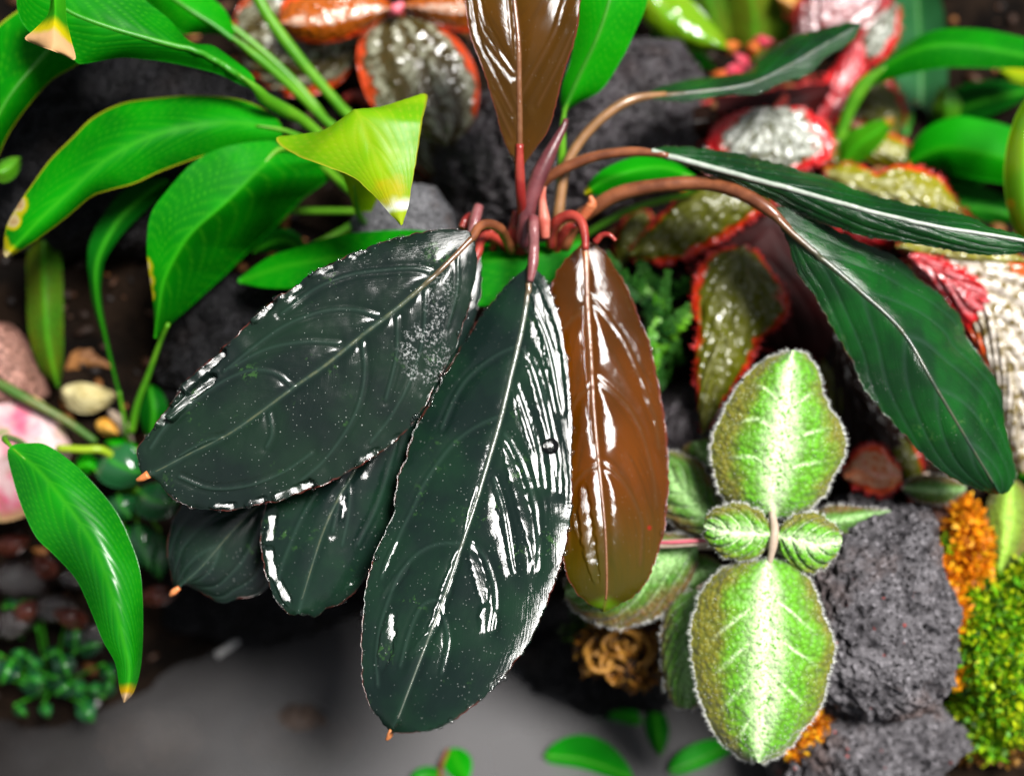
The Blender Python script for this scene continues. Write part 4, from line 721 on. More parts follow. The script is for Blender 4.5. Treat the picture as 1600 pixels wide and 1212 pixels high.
lm = thing('lime_leaf_plant', 'glossy lime green leaf with ribbed olive leaves beyond the purple grey wet rock', 'plant', base_of(1080, 140, 54))
LIMW = m_green('leaf_lime_wet', (.15, .34, .002), (.22, .38, .003), rough=.16, tcol=(.3, .5, .004), wet=.5, spec=.6)
simple('leaf', [(985, -40, 51), (1030, 10, 50.6), (1080, 48, 50.5), (1140, 78, 50.8)], 40, LIMW, lm, wr=34, nu=14, nv=40, dl=.6, dr=.6, p=2, rough=.1)
simple('leaf', [(1020, 40, 52), (1070, 88, 51.8), (1120, 110, 52)], 24, GR, lm, nu=10, nv=30)
simple('leaf', [(1130, 100, 53.6), (1120, 40, 53.0), (1100, -20, 52.6), (1085, -70, 52.6)], 36, OLIV, lm, nu=12, nv=40, auto=(7, .05, .4), pillow=.009, prof=[.4, .9, 1, .9, .6])
simple('leaf', [(1175, 100, 53.2), (1180, 40, 52.8), (1170, -20, 52.4), (1155, -70, 52.4)], 38, OLIV, lm, nu=12, nv=40, auto=(7, .05, .4), pillow=.009, prof=[.4, .9, 1, .9, .6])
simple('leaf', [(1235, 105, 53), (1232, 50, 52.8), (1222, -10, 52.6), (1210, -60, 52.6)], 36, OLIV, lm, nu=12, nv=40, auto=(7, .05, .4), pillow=.009, prof=[.4, .9, 1, .9, .6])
tube('stem', [(1090, 150, 54), (1085, 120, 53), (1080, 80, 51.5)], [7, 7, 5], PET, lm, 8)
for b in ((1130, 100, 53.6), (1175, 100, 53.2), (1235, 105, 53.0)): tube('petiole', [(1090, 160, 54.2), (0.5 * (1090 + b[0]), 135, 54), b], [5, 5, 4], STEMB, lm, 8)
lr = thing('lime_striped_plant', 'lime green leaf with a pale wet stripe and olive margin above the moss', 'plant', base_of(1570, 740, 49))
g_ = m_fuzzy('leaf_lime_striped', (.15, .26, .004), (.42, .75, .08), (.16, .13, .008))
simple('leaf', [(1578, 745, 47.4), (1575, 800, 46.7), (1570, 850, 46.4), (1558, 905, 46.5)], 44, g_, lr, wr=36, nu=16, nv=50, dl=.5, dr=.5, p=1.7)
simple('leaf', [(1590, 745, 47.6), (1630, 720, 47.2), (1660, 690, 47.2)], 40, GRV, lr, nu=12, nv=36)
tube('stem', [(1585, 700, 49.6), (1588, 725, 48.6), (1578, 748, 47.4)], [5, 5, 4], PET, lr, 8)

# ---------------------------------------------------------------- silver striped puckered plant at the top
SIL = m_begonia('silver_leaf', (.050, .036, .008), (.26, .26, .18), (.62, .060, .010), .02, .84, 300, (.2, .06, .01), wh=.0016, stripes=2, rimw=.84)
SILO = m_begonia('silver_leaf_orange', (.34, .075, .003), (.62, .50, .40), (.95, .085, .010), -.3, .10, 420, (.4, .12, .01), rimw=.74, wh=.0012)
st = thing('silver_striped_plant', 'puckered bronze plant with silver stripes and orange red leaf rims at top centre left', 'plant', base_of(640, 120, 52))
KS = dict(nu=26, nv=90)
s1 = blade('leaf', [(612, 14, 48.4), (560, 20, 48.0), (500, 32, 47.8), (437, 36, 47.9)], [(612, 8), (570, -22), (510, -30), (455, -10), (436, 20), (436, 34)], [(612, 20), (590, 38), (545, 60), (500, 68), (462, 62), (442, 46), (437, 38)], SILO, st, dl=.6, dr=.7, p=1.8, auto=(7, .2, .3), pillow=.03, **KS)
s2 = blade('leaf', [(622, 26, 48.6), (645, 75, 48.2), (672, 130, 48.0), (692, 190, 48.0), (700, 228, 48.2)], [(628, 22), (690, 40), (735, 90), (748, 140), (742, 185), (725, 218), (702, 230)], [(616, 28), (575, 45), (558, 80), (565, 130), (585, 168), (630, 195), (660, 215), (690, 228)], SIL, st, dl=.8, dr=.6, p=1.7, veins=[[(640, 62), (690, 100), (735, 170)], [(655, 100), (620, 130), (590, 160)], [(665, 120), (690, 160), (715, 205)], [(640, 62), (600, 80), (572, 110)]], vw=16, pillow=.12, ridge=.02, groove=.08, **KS)
s3 = blade('leaf', [(630, 10, 48.6), (680, 14, 48.2), (740, 16, 48.0), (790, 18, 48.2)], [(632, 4), (680, -30), (750, -30), (788, 14)], [(634, 16), (670, 38), (720, 50), (765, 45), (790, 22)], SILO, st, dl=.6, dr=.6, p=1.7, **KS)
s4 = blade('leaf', [(600, 40, 50), (520, 60, 49.6), (450, 75, 49.5), (370, 70, 49.6)], [(598, 30), (540, 0), (460, -30), (390, -10), (362, 40), (364, 66)], [(600, 50), (560, 90), (530, 130), (480, 150), (430, 145), (390, 120), (368, 80)], SIL, st, dl=.6, dr=.8, p=1.7, auto=(6, .2, .3), pillow=.08, ridge=.015, **KS)
s5 = blade('leaf', [(660, 170, 50.4), (665, 210, 50.2), (672, 250, 50.2), (690, 285, 50.4)], [(665, 168), (715, 190), (720, 240), (695, 283)], [(655, 170), (640, 200), (640, 250), (680, 285)], SIL, st, dl=.5, dr=.4, **KS)
for a, b, c in (((620, 12, 48.6), (640, 70, 50.6), (640, 130, 52.4)), ((600, 40, 50), (620, 90, 51.4), (640, 140, 52.6)), ((660, 170, 50.4), (650, 160, 51.6), (645, 150, 52.6))): tube('stem', [a, b, c], [9, 8, 8], STEMR, st, 10)
tube('bud', [(612, 22, 48.2), (620, 14, 48.0), (630, 6, 48.0)], [6, 10, 5], m_plain('pink_bud', (.45, .05, .08), (.6, .12, .16), 200, .4), st, 10)
tube('stub', [(690, 275, 50), (705, 250, 49.9), (722, 225, 50)], [6, 8, 6], STEMR, st, 8); tube('stub', [(540, 155, 50.6), (560, 150, 50.4), (575, 165, 50.6)], [8, 9, 7], STEMR, st, 8)

# ---------------------------------------------------------------- begonias at the right
BEGS = m_begonia('begonia_silver', (.055, .060, .018), (.40, .42, .37), (.62, .008, .012), -.2, .66, 330, (.3, .02, .01), rimw=.70, wh=.0014)
BEGO = m_begonia('begonia_olive', (.075, .080, .003), (.16, .16, .07), (.45, .022, .004), .0, .34, 300, (.22, .16, .01), rimw=.76, wh=.0022, side=.5, spec=.35, coat=.2)
BEGD = m_begonia('begonia_dark', (.010, .004, .002), (.035, .018, .012), (.22, .010, .006), .3, .4, 340, (.10, .006, .004), rimw=.9, wh=.0008, side=.4, spec=.15, coat=.0)
BEGW = m_begonia('begonia_white', (.15, .11, .02), (.66, .60, .52), (.75, .085, .010), -.2, .62, 240, (.5, .15, .02), rimw=.74, wh=.0025)
BEGP = m_begonia('begonia_pink', (.20, .03, .03), (.52, .36, .37), (.40, .012, .02), -.2, .62, 330, (.5, .06, .06), wh=.001)
UND = m_plain('begonia_underside', (.010, .0008, .0008), (.028, .002, .002), 60, .6, .0005, spec=.12, tr=.12, tcol=(.2, .006, .004))
BEGY = m_begonia('begonia_yellow', (.20, .19, .004), (.42, .42, .26), (.55, .035, .006), -.2, .30, 300, (.4, .3, .01), rimw=.80, wh=.0018, side=.6, spec=.4, coat=.3)
BEGR = m_begonia('begonia_crimson', (.42, .008, .012), (.62, .22, .24), (.60, .010, .012), -.2, .45, 260, (.6, .02, .03), rimw=.8, wh=.002, side=.7)
bg1 = thing('begonia', 'begonia with silver leaves rimmed in red teeth behind the upper right dark leaves', 'plant', base_of(1230, 160, 53))
KB = dict(nu=24, nv=80, ser=2.5, serl=11)
blade('leaf', [(1208, 168, 49.0), (1206, 195, 48.5), (1205, 225, 48.2), (1203, 262, 48.2)], [(1212, 166), (1255, 172), (1288, 192), (1302, 222), (1290, 250), (1240, 268), (1206, 264)], [(1200, 168), (1160, 174), (1128, 190), (1108, 215), (1112, 240), (1160, 262), (1200, 264)], BEGS, bg1, dl=.5, dr=.5, p=1.8, auto=(5, .4, .2), pillow=.10, ridge=.03, ruffle=.12, rl=20, **KB)
blade('leaf', [(1110, 190, 49.4), (1060, 195, 49.2), (1010, 205, 49.2), (955, 202, 49.4)], [(1112, 160), (1070, 168), (1010, 180), (960, 196)], [(1110, 215), (1060, 235), (1010, 240), (960, 208)], BEGD, bg1, dl=.4, dr=.6, **KB)
blade('leaf', [(1120, 165, 49.6), (1180, 172, 49.6), (1240, 160, 50), (1300, 140, 50.4)], [(1120, 150), (1180, 145), (1240, 135), (1298, 130)], [(1120, 215), (1180, 225), (1250, 210), (1300, 150)], UND, bg1, dl=.4, dr=.6, **KB)
blade('leaf', [(1290, 272, 48.6), (1350, 288, 48.0), (1420, 302, 47.6), (1500, 328, 47.6)], [(1288, 262), (1320, 255), (1355, 262), (1372, 272), (1400, 258), (1440, 262), (1475, 285), (1502, 326)], [(1290, 285), (1340, 320), (1400, 345), (1460, 350), (1498, 332)], BEGY, bg1, dl=.6, dr=.7, p=1.7, auto=(5, .3, .25), pillow=.06, ridge=.02, ruffle=.1, rl=22, **KB)
blade('leaf', [(1262, 85, 51.6), (1285, 50, 51.2), (1305, 10, 51.0), (1325, -40, 51.2)], [(1255, 84), (1240, 40), (1258, -10), (1320, -42)], [(1270, 88), (1320, 70), (1370, 40), (1385, -10), (1330, -40)], BEGP, bg1, dl=.6, dr=.6, auto=(4, .5, .2), pillow=.12, ridge=.03, **KB)
blade('leaf', [(1262, 20, 52.2), (1240, 10, 52), (1215, -5, 52)], [(1262, 10), (1240, -20), (1216, -20)], [(1262, 28), (1245, 34), (1225, 20)], m_plain('orange_leaf', (.45, .2, .03), (.5, .3, .06), 100, .4, tr=.3), bg1, **KB)
blade('leaf', [(1330, 95, 51.4), (1355, 70, 51.2), (1380, 40, 51.2), (1400, 5, 51.4)], [(1328, 88), (1340, 60), (1365, 25), (1396, 0)], [(1336, 100), (1375, 95), (1400, 60), (1405, 10)], BEGS, bg1, dl=.4, dr=.4, **KB)
blade('leaf', [(1280, 150, 52.6), (1320, 130, 52.4), (1360, 100, 52.4), (1400, 80, 52.6)], [(1278, 130), (1320, 100), (1360, 75), (1400, 74)], [(1285, 170), (1330, 175), (1375, 150), (1402, 90)], BEGD, bg1, dl=.4, dr=.4, **KB)
for pts, r in (([(1240, 185, 53), (1232, 150, 51.2), (1222, 160, 49.8), (1210, 172, 49)], [8, 8, 8, 6]), ([(1250, 180, 53.2), (1256, 130, 52.4), (1262, 86, 51.6)], [7, 7, 6]), ([(1300, 250, 52.2), (1296, 268, 50), (1290, 272, 48.6)], [6, 6, 5]),
               ([(1260, 165, 52), (1310, 185, 51.6), (1350, 205, 51.4)], [9, 10, 10])): tube('stem', pts, r, STEMR if r[0] < 9 else STEMB, bg1, 10)
for k, (x, y, d, a) in enumerate(((1140, 74, 51, .3), (1158, 96, 50.6, 2.2), (1176, 76, 50.6, 1.1), (1146, 112, 50.4, 3.6), (1130, 120, 50.4, 2.9), (1190, 66, 50.8, .2))):
    mt = m_plain('stipule_red' if k % 2 else 'stipule_orange', (.5, .02, .05) if k % 2 else (.5, .09, .02), (.6, .10, .14) if k % 2 else (.6, .18, .03), 200, .3, coat=.4, tr=.3)
    simple('stipule', [(x - 18 * math.cos(a), y + 14 * math.sin(a), d + .2), (x, y, d - .2), (x + 20 * math.cos(a), y - 15 * math.sin(a), d)], 11, mt, bg1, nu=8, nv=20, dl=.25, dr=.25, ser=2, serl=7)
for md, w_, mt in (([(1330, 120, 51.8), (1360, 150, 51.4), (1385, 190, 51.2), (1395, 235, 51.4)], 40, BEGO), ([(1290, 110, 52), (1300, 150, 51.6), (1330, 190, 51.4), (1345, 240, 51.6)], 34, BEGD), ([(1120, 120, 52.4), (1150, 150, 52), (1190, 160, 51.8), (1230, 150, 52)], 30, BEGD),
                   ([(1240, 200, 50.4), (1290, 225, 49.9), (1320, 260, 49.6), (1330, 300, 49.8)], 34, BEGO), ([(1050, 140, 51.4), (1000, 165, 51), (960, 190, 51)], 24, BEGO), ([(1260, 210, 51), (1300, 160, 50.6), (1330, 110, 50.6), (1345, 60, 51)], 30, BEGR), ([(1300, 240, 51), (1350, 230, 50.4), (1400, 240, 50.2), (1450, 270, 50.4)], 28, BEGY), ([(1200, 130, 52.6), (1230, 100, 52.4), (1240, 60, 52.4)], 26, BEGD)):
    simple('leaf', md, w_, mt, bg1, nu=20, nv=60, dl=.5, dr=.5, pillow=.08, auto=(5, .3, .25), ruffle=.14, rl=20, ser=2.5, serl=11)
RBR = m_plain('red_bristle', (.50, .012, .014), (.62, .06, .06), 200, .3, 0, coat=.4, tr=.2)
for k, o in enumerate([o for o in list(bg1.children) if o.name.startswith('leaf') and o.name in TIPS]): hairs(o, RBR, 240, .20, 40 + k, rim=True, wd=.022)
bg2 = thing('begonia', 'begonia with maroon backed leaves and olive wet lobes under the arching brown stems', 'plant', base_of(1250, 480, 50))
blade('leaf', [(1200, 300, 47.4), (1130, 310, 47.2), (1060, 350, 47.2), (985, 398, 47.5)], [(1205, 320), (1150, 360), (1100, 390), (1040, 410), (990, 402)], [(1195, 285), (1130, 282), (1075, 290), (1040, 330), (1010, 360), (983, 392)], BEGO, bg2, dl=.4, dr=.5, p=1.6, auto=(5, .3, .25), pillow=.06, ridge=.02, ruffle=.14, rl=20, **KB)
blade('leaf', [(1215, 310, 48.0), (1200, 380, 47.8), (1195, 450, 47.8), (1215, 540, 48.2)], [(1245, 320), (1300, 400), (1330, 480), (1300, 560), (1225, 545)], [(1190, 310), (1110, 350), (1075, 400), (1100, 480), (1160, 540), (1210, 545)], UND, bg2, dl=.7, dr=.7, p=1.6, auto=(5, .3, .2), pillow=.06, ridge=.03, **KB)
blade('leaf', [(1165, 385, 47.0), (1150, 450, 46.4), (1130, 540, 46.0), (1108, 620, 45.9), (1098, 682, 46.0)], [(1180, 390), (1230, 460), (1226, 500), (1190, 530), (1170, 570), (1140, 610), (1105, 672)], [(1150, 385), (1105, 400), (1082, 460), (1090, 510), (1086, 560), (1090, 620), (1095, 676)], BEGO, bg2, dl=.7, dr=.4, p=1.6, auto=(5, .35, .25), pillow=.09, ridge=.02, groove=.05, ruffle=.08, rl=20, **KB)
blade('leaf', [(1300, 480, 48.6), (1320, 560, 48.2), (1350, 650, 47.8), (1385, 755, 47.4)], [(1310, 470), (1370, 560), (1420, 650), (1432, 720), (1392, 765)], [(1290, 490), (1285, 560), (1305, 660), (1318, 720), (1350, 745), (1380, 765)], BEGD, bg2, dl=.6, dr=.5, p=1.6, auto=(5, .3, .25), pillow=.08, ridge=.03, **KB)
blade('leaf', [(1430, 405, 46.6), (1480, 430, 46.2), (1540, 470, 45.9), (1575, 560, 45.9), (1588, 640, 46.0), (1590, 705, 46.2)], [(1430, 392), (1500, 395), (1580, 402), (1630, 430), (1640, 540), (1630, 640), (1594, 702)], [(1430, 415), (1455, 450), (1500, 500), (1535, 560), (1560, 620), (1575, 690), (1588, 706)], BEGW, bg2, dl=.5, dr=.4, p=1.5, auto=(7, .35, .2), pillow=.16, ridge=.05, ruffle=.15, rl=22, nu=34, nv=120, ser=3, serl=12)
blade('leaf', [(1420, 400, 46.0), (1465, 425, 45.7), (1510, 455, 45.6), (1548, 470, 45.8)], [(1424, 394), (1470, 405), (1520, 430), (1548, 464)], [(1422, 408), (1450, 445), (1490, 490), (1515, 512), (1542, 480)], BEGR, bg2, dl=.3, dr=.5, auto=(4, .4, .2), pillow=.12, ridge=.03, **KB)
blade('leaf', [(1320, 745, 46.4), (1345, 735, 46.1), (1375, 740, 46.0), (1410, 745, 46.2)], [(1318, 735), (1345, 700), (1380, 700), (1408, 735)], [(1325, 752), (1350, 765), (1385, 772), (1410, 752)], m_begonia('begonia_tip', (.65, .16, .06), (.75, .35, .20), (.90, .10, .03), -.3, .7, 240, (.6, .2, .05), rimw=.7), bg2, dl=.3, dr=.3, **KB)
for pts, r in (([(1250, 500, 50), (1230, 400, 49.2), (1212, 310, 48)], [8, 8, 6]), ([(1255, 520, 50), (1210, 440, 48.8), (1165, 386, 47)], [7, 7, 5]), ([(1260, 520, 50.4), (1280, 500, 49.6), (1300, 480, 48.6)], [7, 7, 5]), ([(1270, 520, 50.4), (1360, 430, 48.6), (1430, 405, 46.6)], [7, 7, 5]), ([(1240, 490, 49.6), (1215, 350, 48.4), (1200, 300, 47.4)], [5, 5, 4]), ([(1275, 560, 50.2), (1300, 680, 48.6), (1320, 745, 47.2)], [6, 5, 4])): tube('stem', pts, r, STEMR, bg2, 10)

for md, w_, mt in (([(1400, 380, 48.2), (1440, 360, 47.6), (1490, 350, 47.4), (1540, 370, 47.6)], 34, BEGO), ([(1400, 385, 46.4), (1460, 390, 46.1), (1530, 400, 46.0), (1610, 408, 46.2)], 15, BEGY), ([(1230, 520, 49.4), (1270, 580, 49), (1290, 640, 48.8), (1300, 700, 49)], 46, UND),
                   ([(1100, 320, 49.6), (1060, 370, 49.2), (1040, 420, 49), (1030, 470, 49.2)], 40, BEGD), ([(1320, 380, 49.8), (1330, 430, 49.4), (1320, 490, 49.2), (1290, 540, 49.4)], 50, UND), ([(1225, 330, 49.0), (1265, 360, 48.4), (1300, 400, 48.2), (1325, 450, 48.4)], 30, BEGD), ([(1290, 300, 49.4), (1330, 340, 49), (1390, 360, 48.8), (1440, 350, 49)], 30, BEGR), ([(1010, 330, 49), (985, 370, 48.6), (965, 420, 48.6)], 22, BEGO), ([(1285, 560, 48.6), (1320, 610, 48.2), (1345, 670, 48), (1350, 730, 48.2)], 40, BEGO), ([(1335, 640, 48.4), (1390, 690, 47.9), (1420, 740, 47.6), (1425, 780, 47.8)], 34, BEGO), ([(1560, 640, 47), (1590, 690, 46.6), (1600, 740, 46.6)], 26, BEGW)):
    simple('leaf', md, w_, mt, bg2, nu=20, nv=60, dl=.5, dr=.5, pillow=.08, auto=(5, .3, .25), ruffle=.14, rl=20, ser=2.5, serl=11)
for k, o in enumerate([o for o in list(bg2.children) if o.name.startswith('leaf') and o.name in TIPS]): hairs(o, RBR, 240, .20, 60 + k, rim=True, wd=.022)

# ---------------------------------------------------------------- downy rosette
FZ = m_fuzzy('downy_leaf', (.11, .38, .006), (.80, .98, .60), (.16, .15, .006))
FZD = m_fuzzy('downy_leaf_bronze', (.060, .20, .010), (.45, .75, .30), (.12, .060, .008), .8)
HAIR = m_plain('down_hair', (.62, .64, .60), (.75, .76, .72), 50, .6, 0, tr=.3)
FST = m_plain('downy_stem', (.40, .30, .22), (.52, .42, .34), 120, .6, .0003, tr=.2)
ep = thing('downy_leaf_plant', 'downy light green rosette with frosted veins and olive margins beside the lava rock', 'plant', base_of(1205, 840, 47.5))
KF = dict(nu=40, nv=110, pillow=.10, ridge=.02, groove=.08, ser=3.6, serl=10, rough=.08)
f1 = blade('leaf', [(1208, 812, 43.6), (1212, 760, 43.2), (1222, 690, 43.0), (1232, 620, 43.0), (1238, 547, 43.3)], [(1200, 810), (1170, 806), (1132, 780), (1114, 730), (1112, 695), (1125, 655), (1150, 610), (1190, 565), (1232, 547)], [(1216, 810), (1240, 808), (1275, 785), (1300, 750), (1320, 705), (1314, 665), (1290, 625), (1278, 580), (1255, 552), (1242, 547)], FZ, ep, dl=.6, dr=.6, p=1.8,
           veins=[[(1213, 745), (1240, 730), (1290, 720)], [(1213, 740), (1180, 715), (1140, 715)], [(1220, 700), (1255, 680), (1300, 668)], [(1222, 690), (1185, 655), (1140, 665)], [(1230, 640), (1260, 620), (1280, 610)], [(1228, 650), (1200, 610), (1170, 600)]], **KF)
f2 = blade('leaf', [(1200, 868, 43.2), (1200, 930, 42.7), (1200, 1000, 42.5), (1198, 1080, 42.6), (1190, 1150, 42.9), (1184, 1190, 43.2)], [(1194, 872), (1150, 878), (1110, 905), (1088, 950), (1080, 1000), (1085, 1050), (1100, 1110), (1125, 1155), (1160, 1185), (1180, 1191)], [(1208, 870), (1240, 880), (1270, 915), (1285, 960), (1305, 1010), (1292, 1060), (1285, 1095), (1255, 1140), (1220, 1178), (1190, 1191)], FZ, ep, dl=.7, dr=.6, p=1.8,
           veins=[[(1200, 935), (1160, 960), (1110, 1000)], [(1200, 985), (1165, 1010), (1120, 1050)], [(1200, 1040), (1165, 1070), (1125, 1110)], [(1200, 930), (1235, 955), (1275, 990)], [(1200, 985), (1240, 1015), (1285, 1045)], [(1198, 1045), (1230, 1075), (1262, 1105)], [(1196, 1095), (1175, 1120), (1155, 1150)]], **KF)
f3 = blade('leaf', [(1203, 835, 43.1), (1170, 832, 42.9), (1135, 830, 42.9), (1100, 822, 43.1)], [(1204, 825), (1190, 800), (1160, 787), (1125, 790), (1103, 808), (1099, 820)], [(1202, 845), (1190, 865), (1165, 875), (1130, 868), (1105, 845), (1100, 826)], FZ, ep, dl=.3, dr=.3, p=1.7, auto=(5, .2, .25), **KF)
f4 = blade('leaf', [(1214, 838, 43.1), (1245, 842, 42.9), (1280, 850, 42.9), (1316, 845, 43.1)], [(1214, 828), (1230, 812), (1260, 800), (1295, 812), (1315, 835)], [(1214, 848), (1230, 878), (1255, 895), (1285, 888), (1312, 860)], FZ, ep, dl=.3, dr=.4, p=1.7, auto=(5, .2, .25), **KF)
f5 = blade('leaf', [(1090, 855, 44.6), (1030, 880, 44.4), (960, 910, 44.4), (884, 925, 44.7)], [(1092, 885), (1065, 930), (1020, 965), (960, 980), (910, 962), (882, 935)], [(1085, 840), (1030, 830), (970, 830), (910, 860), (880, 915)], FZD, ep, dl=.5, dr=.4, p=1.7, auto=(6, .2, .25), **KF)
f6 = blade('leaf', [(1090, 920, 44.6), (1080, 970, 44.4), (1072, 1030, 44.4), (1075, 1106, 44.7)], [(1100, 920), (1125, 960), (1130, 1030), (1110, 1090), (1080, 1106)], [(1080, 920), (1045, 940), (1034, 990), (1036, 1060), (1052, 1100), (1072, 1107)], FZD, ep, dl=.4, dr=.5, p=1.7, auto=(6, .2, .25), **KF)
f7 = blade('leaf', [(1130, 830, 45.2), (1090, 790, 45.0), (1050, 750, 45.0), (1010, 720, 45.2)], [(1128, 838), (1080, 835), (1030, 800), (1000, 750), (1008, 722)], [(1134, 826), (1122, 770), (1095, 725), (1050, 705), (1014, 716)], FZD, ep, dl=.5, dr=.4, p=1.7, auto=(6, .2, .25), **KF)
f8 = blade('leaf', [(1112, 730, 45.8), (1098, 710, 45.6), (1085, 690, 45.7)], [(1104, 732), (1075, 722), (1066, 700), (1082, 688)], [(1118, 728), (1120, 700), (1108, 684), (1088, 688)], FZD, ep, dl=.3, dr=.3, nu=14, nv=40)
f9 = blade('leaf', [(1262, 815, 44.8), (1300, 815, 44.5), (1345, 806, 44.5), (1392, 798, 44.8)], [(1262, 805), (1300, 790), (1350, 793), (1390, 796)], [(1264, 822), (1300, 838), (1345, 828), (1390, 802)], FZD, ep, dl=.3, dr=.3, nu=18, nv=50)
f10 = blade('leaf', [(1140, 900, 45.2), (1110, 890, 45.0), (1085, 900, 45.0), (1060, 925, 45.2)], [(1142, 908), (1120, 925), (1090, 935), (1062, 930)], [(1136, 890), (1110, 868), (1080, 870), (1058, 915)], FZD, ep, dl=.3, dr=.3, nu=14, nv=40)
for k, (lf, n) in enumerate(((f1, 2800), (f2, 3200), (f3, 700), (f4, 700), (f5, 1000), (f6, 800), (f7, 600), (f9, 300))): hairs(lf, HAIR, n, .145, k)
tube('stem', [(1206, 800, 43.5), (1210, 825, 43.2), (1208, 850, 43.1), (1202, 880, 43.2)], [5, 7, 7, 4], FST, ep, 10)
tube('stem', [(1208, 838, 43.3), (1212, 850, 45), (1214, 858, 47.5)], [7, 7, 8], FST, ep, 10)
tube('stolon', [(1140, 845, 43.8), (1100, 846, 43.9), (1050, 849, 44.0), (1010, 850, 44.2), (970, 850, 45)], [6, 7, 7, 7, 6], FST, ep, 10)
tube('stolon', [(1150, 843, 43.66), (1100, 844, 43.74), (1050, 847, 43.84), (1015, 848, 44.0)], [3, 3.4, 3.4, 2], m_plain('stolon_pink', (.36, .05, .08), (.42, .10, .12), 100, .6), ep, 8)
for b in ((1090, 855, 44.6), (1090, 920, 44.6), (1130, 830, 45.2), (1112, 730, 45.8), (1262, 815, 44.8), (1140, 900, 45.2)): tube('petiole', [(1200, 850, 46.2), ((b[0] + 1200) / 2, (b[1] + 850) / 2, 46), b], [4, 5, 4], FST, ep, 8)
sd_ = thing('downy_seedling', 'single small olive downy leaf above the lava rock, under the large green leaf', 'plant', base_of(1450, 745, 48.5))
q = blade('leaf', [(1410, 762, 46.5), (1440, 766, 46.3), (1475, 768, 46.3), (1510, 764, 46.5)], [(1410, 755), (1440, 742), (1480, 745), (1508, 758)], [(1411, 768), (1440, 784), (1480, 786), (1508, 770)], FZD, sd_, dl=.3, dr=.3, nu=18, nv=50); hairs(q, HAIR, 400, .12, 9)
tube('stem', [(1450, 740, 48.4), (1420, 752, 47.4), (1410, 762, 46.5)], [3, 3, 3], FST, sd_, 8)
# ---------------------------------------------------------------- fern sprigs, mosses, litter, water-side plants
FERN = m_green('fern_green', (.008, .050, .008), (.03, .12, .010), tcol=(.05, .2, .02))
fn = thing('fern', 'fine leaved green fern sprigs growing behind the copper leaf', 'fern', base_of(1020, 520, 48))
rf = np.random.default_rng(21)
for k in range(15):
    x0, y0 = rf.uniform(985, 1055), rf.uniform(440, 640); a = rf.uniform(-.6, 3.6); ln = rf.uniform(50, 95); d0 = rf.uniform(46.6, 48.4)
    c = res([(x0, y0, d0 + .5), (x0 + .5 * ln * math.cos(a) + rf.uniform(-8, 8), y0 - .5 * ln * math.sin(a), d0 - .3), (x0 + ln * math.cos(a), y0 - ln * math.sin(a), d0 - .1)], 14); Wp = P(c[:, 0], c[:, 1], c[:, 2])
    V, F = [], []; tg = nrm(np.gradient(Wp, axis=0)); n_ = 0
    Vt, Ft, Tt = tube_geo(Wp, np.linspace(.05, .015, 14), 5); V.append(Vt); F += Ft.tolist() + [f[:3] for f in Tt.tolist()]; n_ = len(Vt)
    for i in range(1, 14):
        for s in (-1, 1):
            side = nrm(np.cross(tg[i], -FWD)) * s; L_ = .55 * (1 - i / 18) * rf.uniform(.7, 1.2); t_ = nrm(side + .6 * tg[i] + rf.normal(0, .2, 3)); w_ = nrm(np.cross(t_, -FWD)) * .09
            m_ = Wp[i] + t_ * L_ * .5; V.append(np.array([Wp[i], m_ + w_ - FWD * .04, Wp[i] + t_ * L_, m_ - w_ - FWD * .04])); F.append([n_, n_ + 1, n_ + 2, n_ + 3]); n_ += 4
    mesh('frond', np.concatenate(V), F, FERN if k % 3 else PET, fn)

def clump(name, label, cat, ells, n, size, mat, seed, strip=False, org=None, curl=1.0):
    """moss: many leaf scraps over the surface of cushions given as (px, py, depth, rx px, ry px, rd cm)"""
    r = np.random.default_rng(seed); Vs, Fs, A = [], [], []; k = 0; wt = np.array([e[3] * e[4] for e in ells], float); wt /= wt.sum()
    V0, F0 = ico(3)
    for e in ells:
        c = P(e[0], e[1], e[2]); s = .36 * e[2] / 800
        q = c + (V0[:, :1] * e[3] * s * RGT + V0[:, 1:2] * e[4] * s * UPV - V0[:, 2:] * e[5] * FWD) * (.86 + .25 * fbm(V0 * 2.2 + seed, 3))[:, None]; Vs.append(q); Fs += (F0 + k).tolist(); A.append(np.full(len(q), .02)); k += len(q)
    for i in range(n):
        e = ells[r.choice(len(ells), p=wt)]; dirn = nrm(r.normal(0, 1, 3)); dirn[2] = abs(dirn[2]) if r.random() < .85 else dirn[2]
        s = .36 * e[2] / 800; nn = dirn[0] * RGT + dirn[1] * UPV - dirn[2] * FWD; rad = .86 + .25 * float(fbm(dirn * 2.2 + seed, 3)) + r.uniform(-.05, .14)
        p0 = P(e[0], e[1], e[2]) + (dirn[0] * e[3] * s * RGT + dirn[1] * e[4] * s * UPV - dirn[2] * e[5] * FWD) * rad
        sz = size * (.4 + 1.5 * r.random() ** 2); t_ = nrm(nn * .7 + r.normal(0, .7, 3) + np.array([0, 0, .25])); w_ = nrm(np.cross(t_, r.normal(0, 1, 3))) * sz * r.uniform(.14, .36); up_ = nrm(np.cross(w_, t_)) * sz * .25 * curl
        v = np.array([p0 - w_ * .4, p0 + w_ * .4, p0 + t_ * sz * .5 + w_ + up_, p0 + t_ * sz * .5 - w_ + up_, p0 + t_ * sz + up_ * .2])
        Vs.append(v); Fs += [[k, k + 1, k + 2, k + 3], [k + 3, k + 2, k + 4]]; A.append(np.full(5, r.random())); k += 5
    o = mesh(name, np.concatenate(Vs), Fs, mat, org=org if org is not None else base_of(*ells[0][:3]), attrs={'rnd': np.concatenate(A)}, smooth=False); tag(o, label, cat, None, 'stuff'); return o
MOSS = m_rnd('moss_bright', [(.04, .12, .003), (.14, .40, .003), (.28, .50, .004), (.52, .60, .008), (.08, .28, .004)], .5, .35)
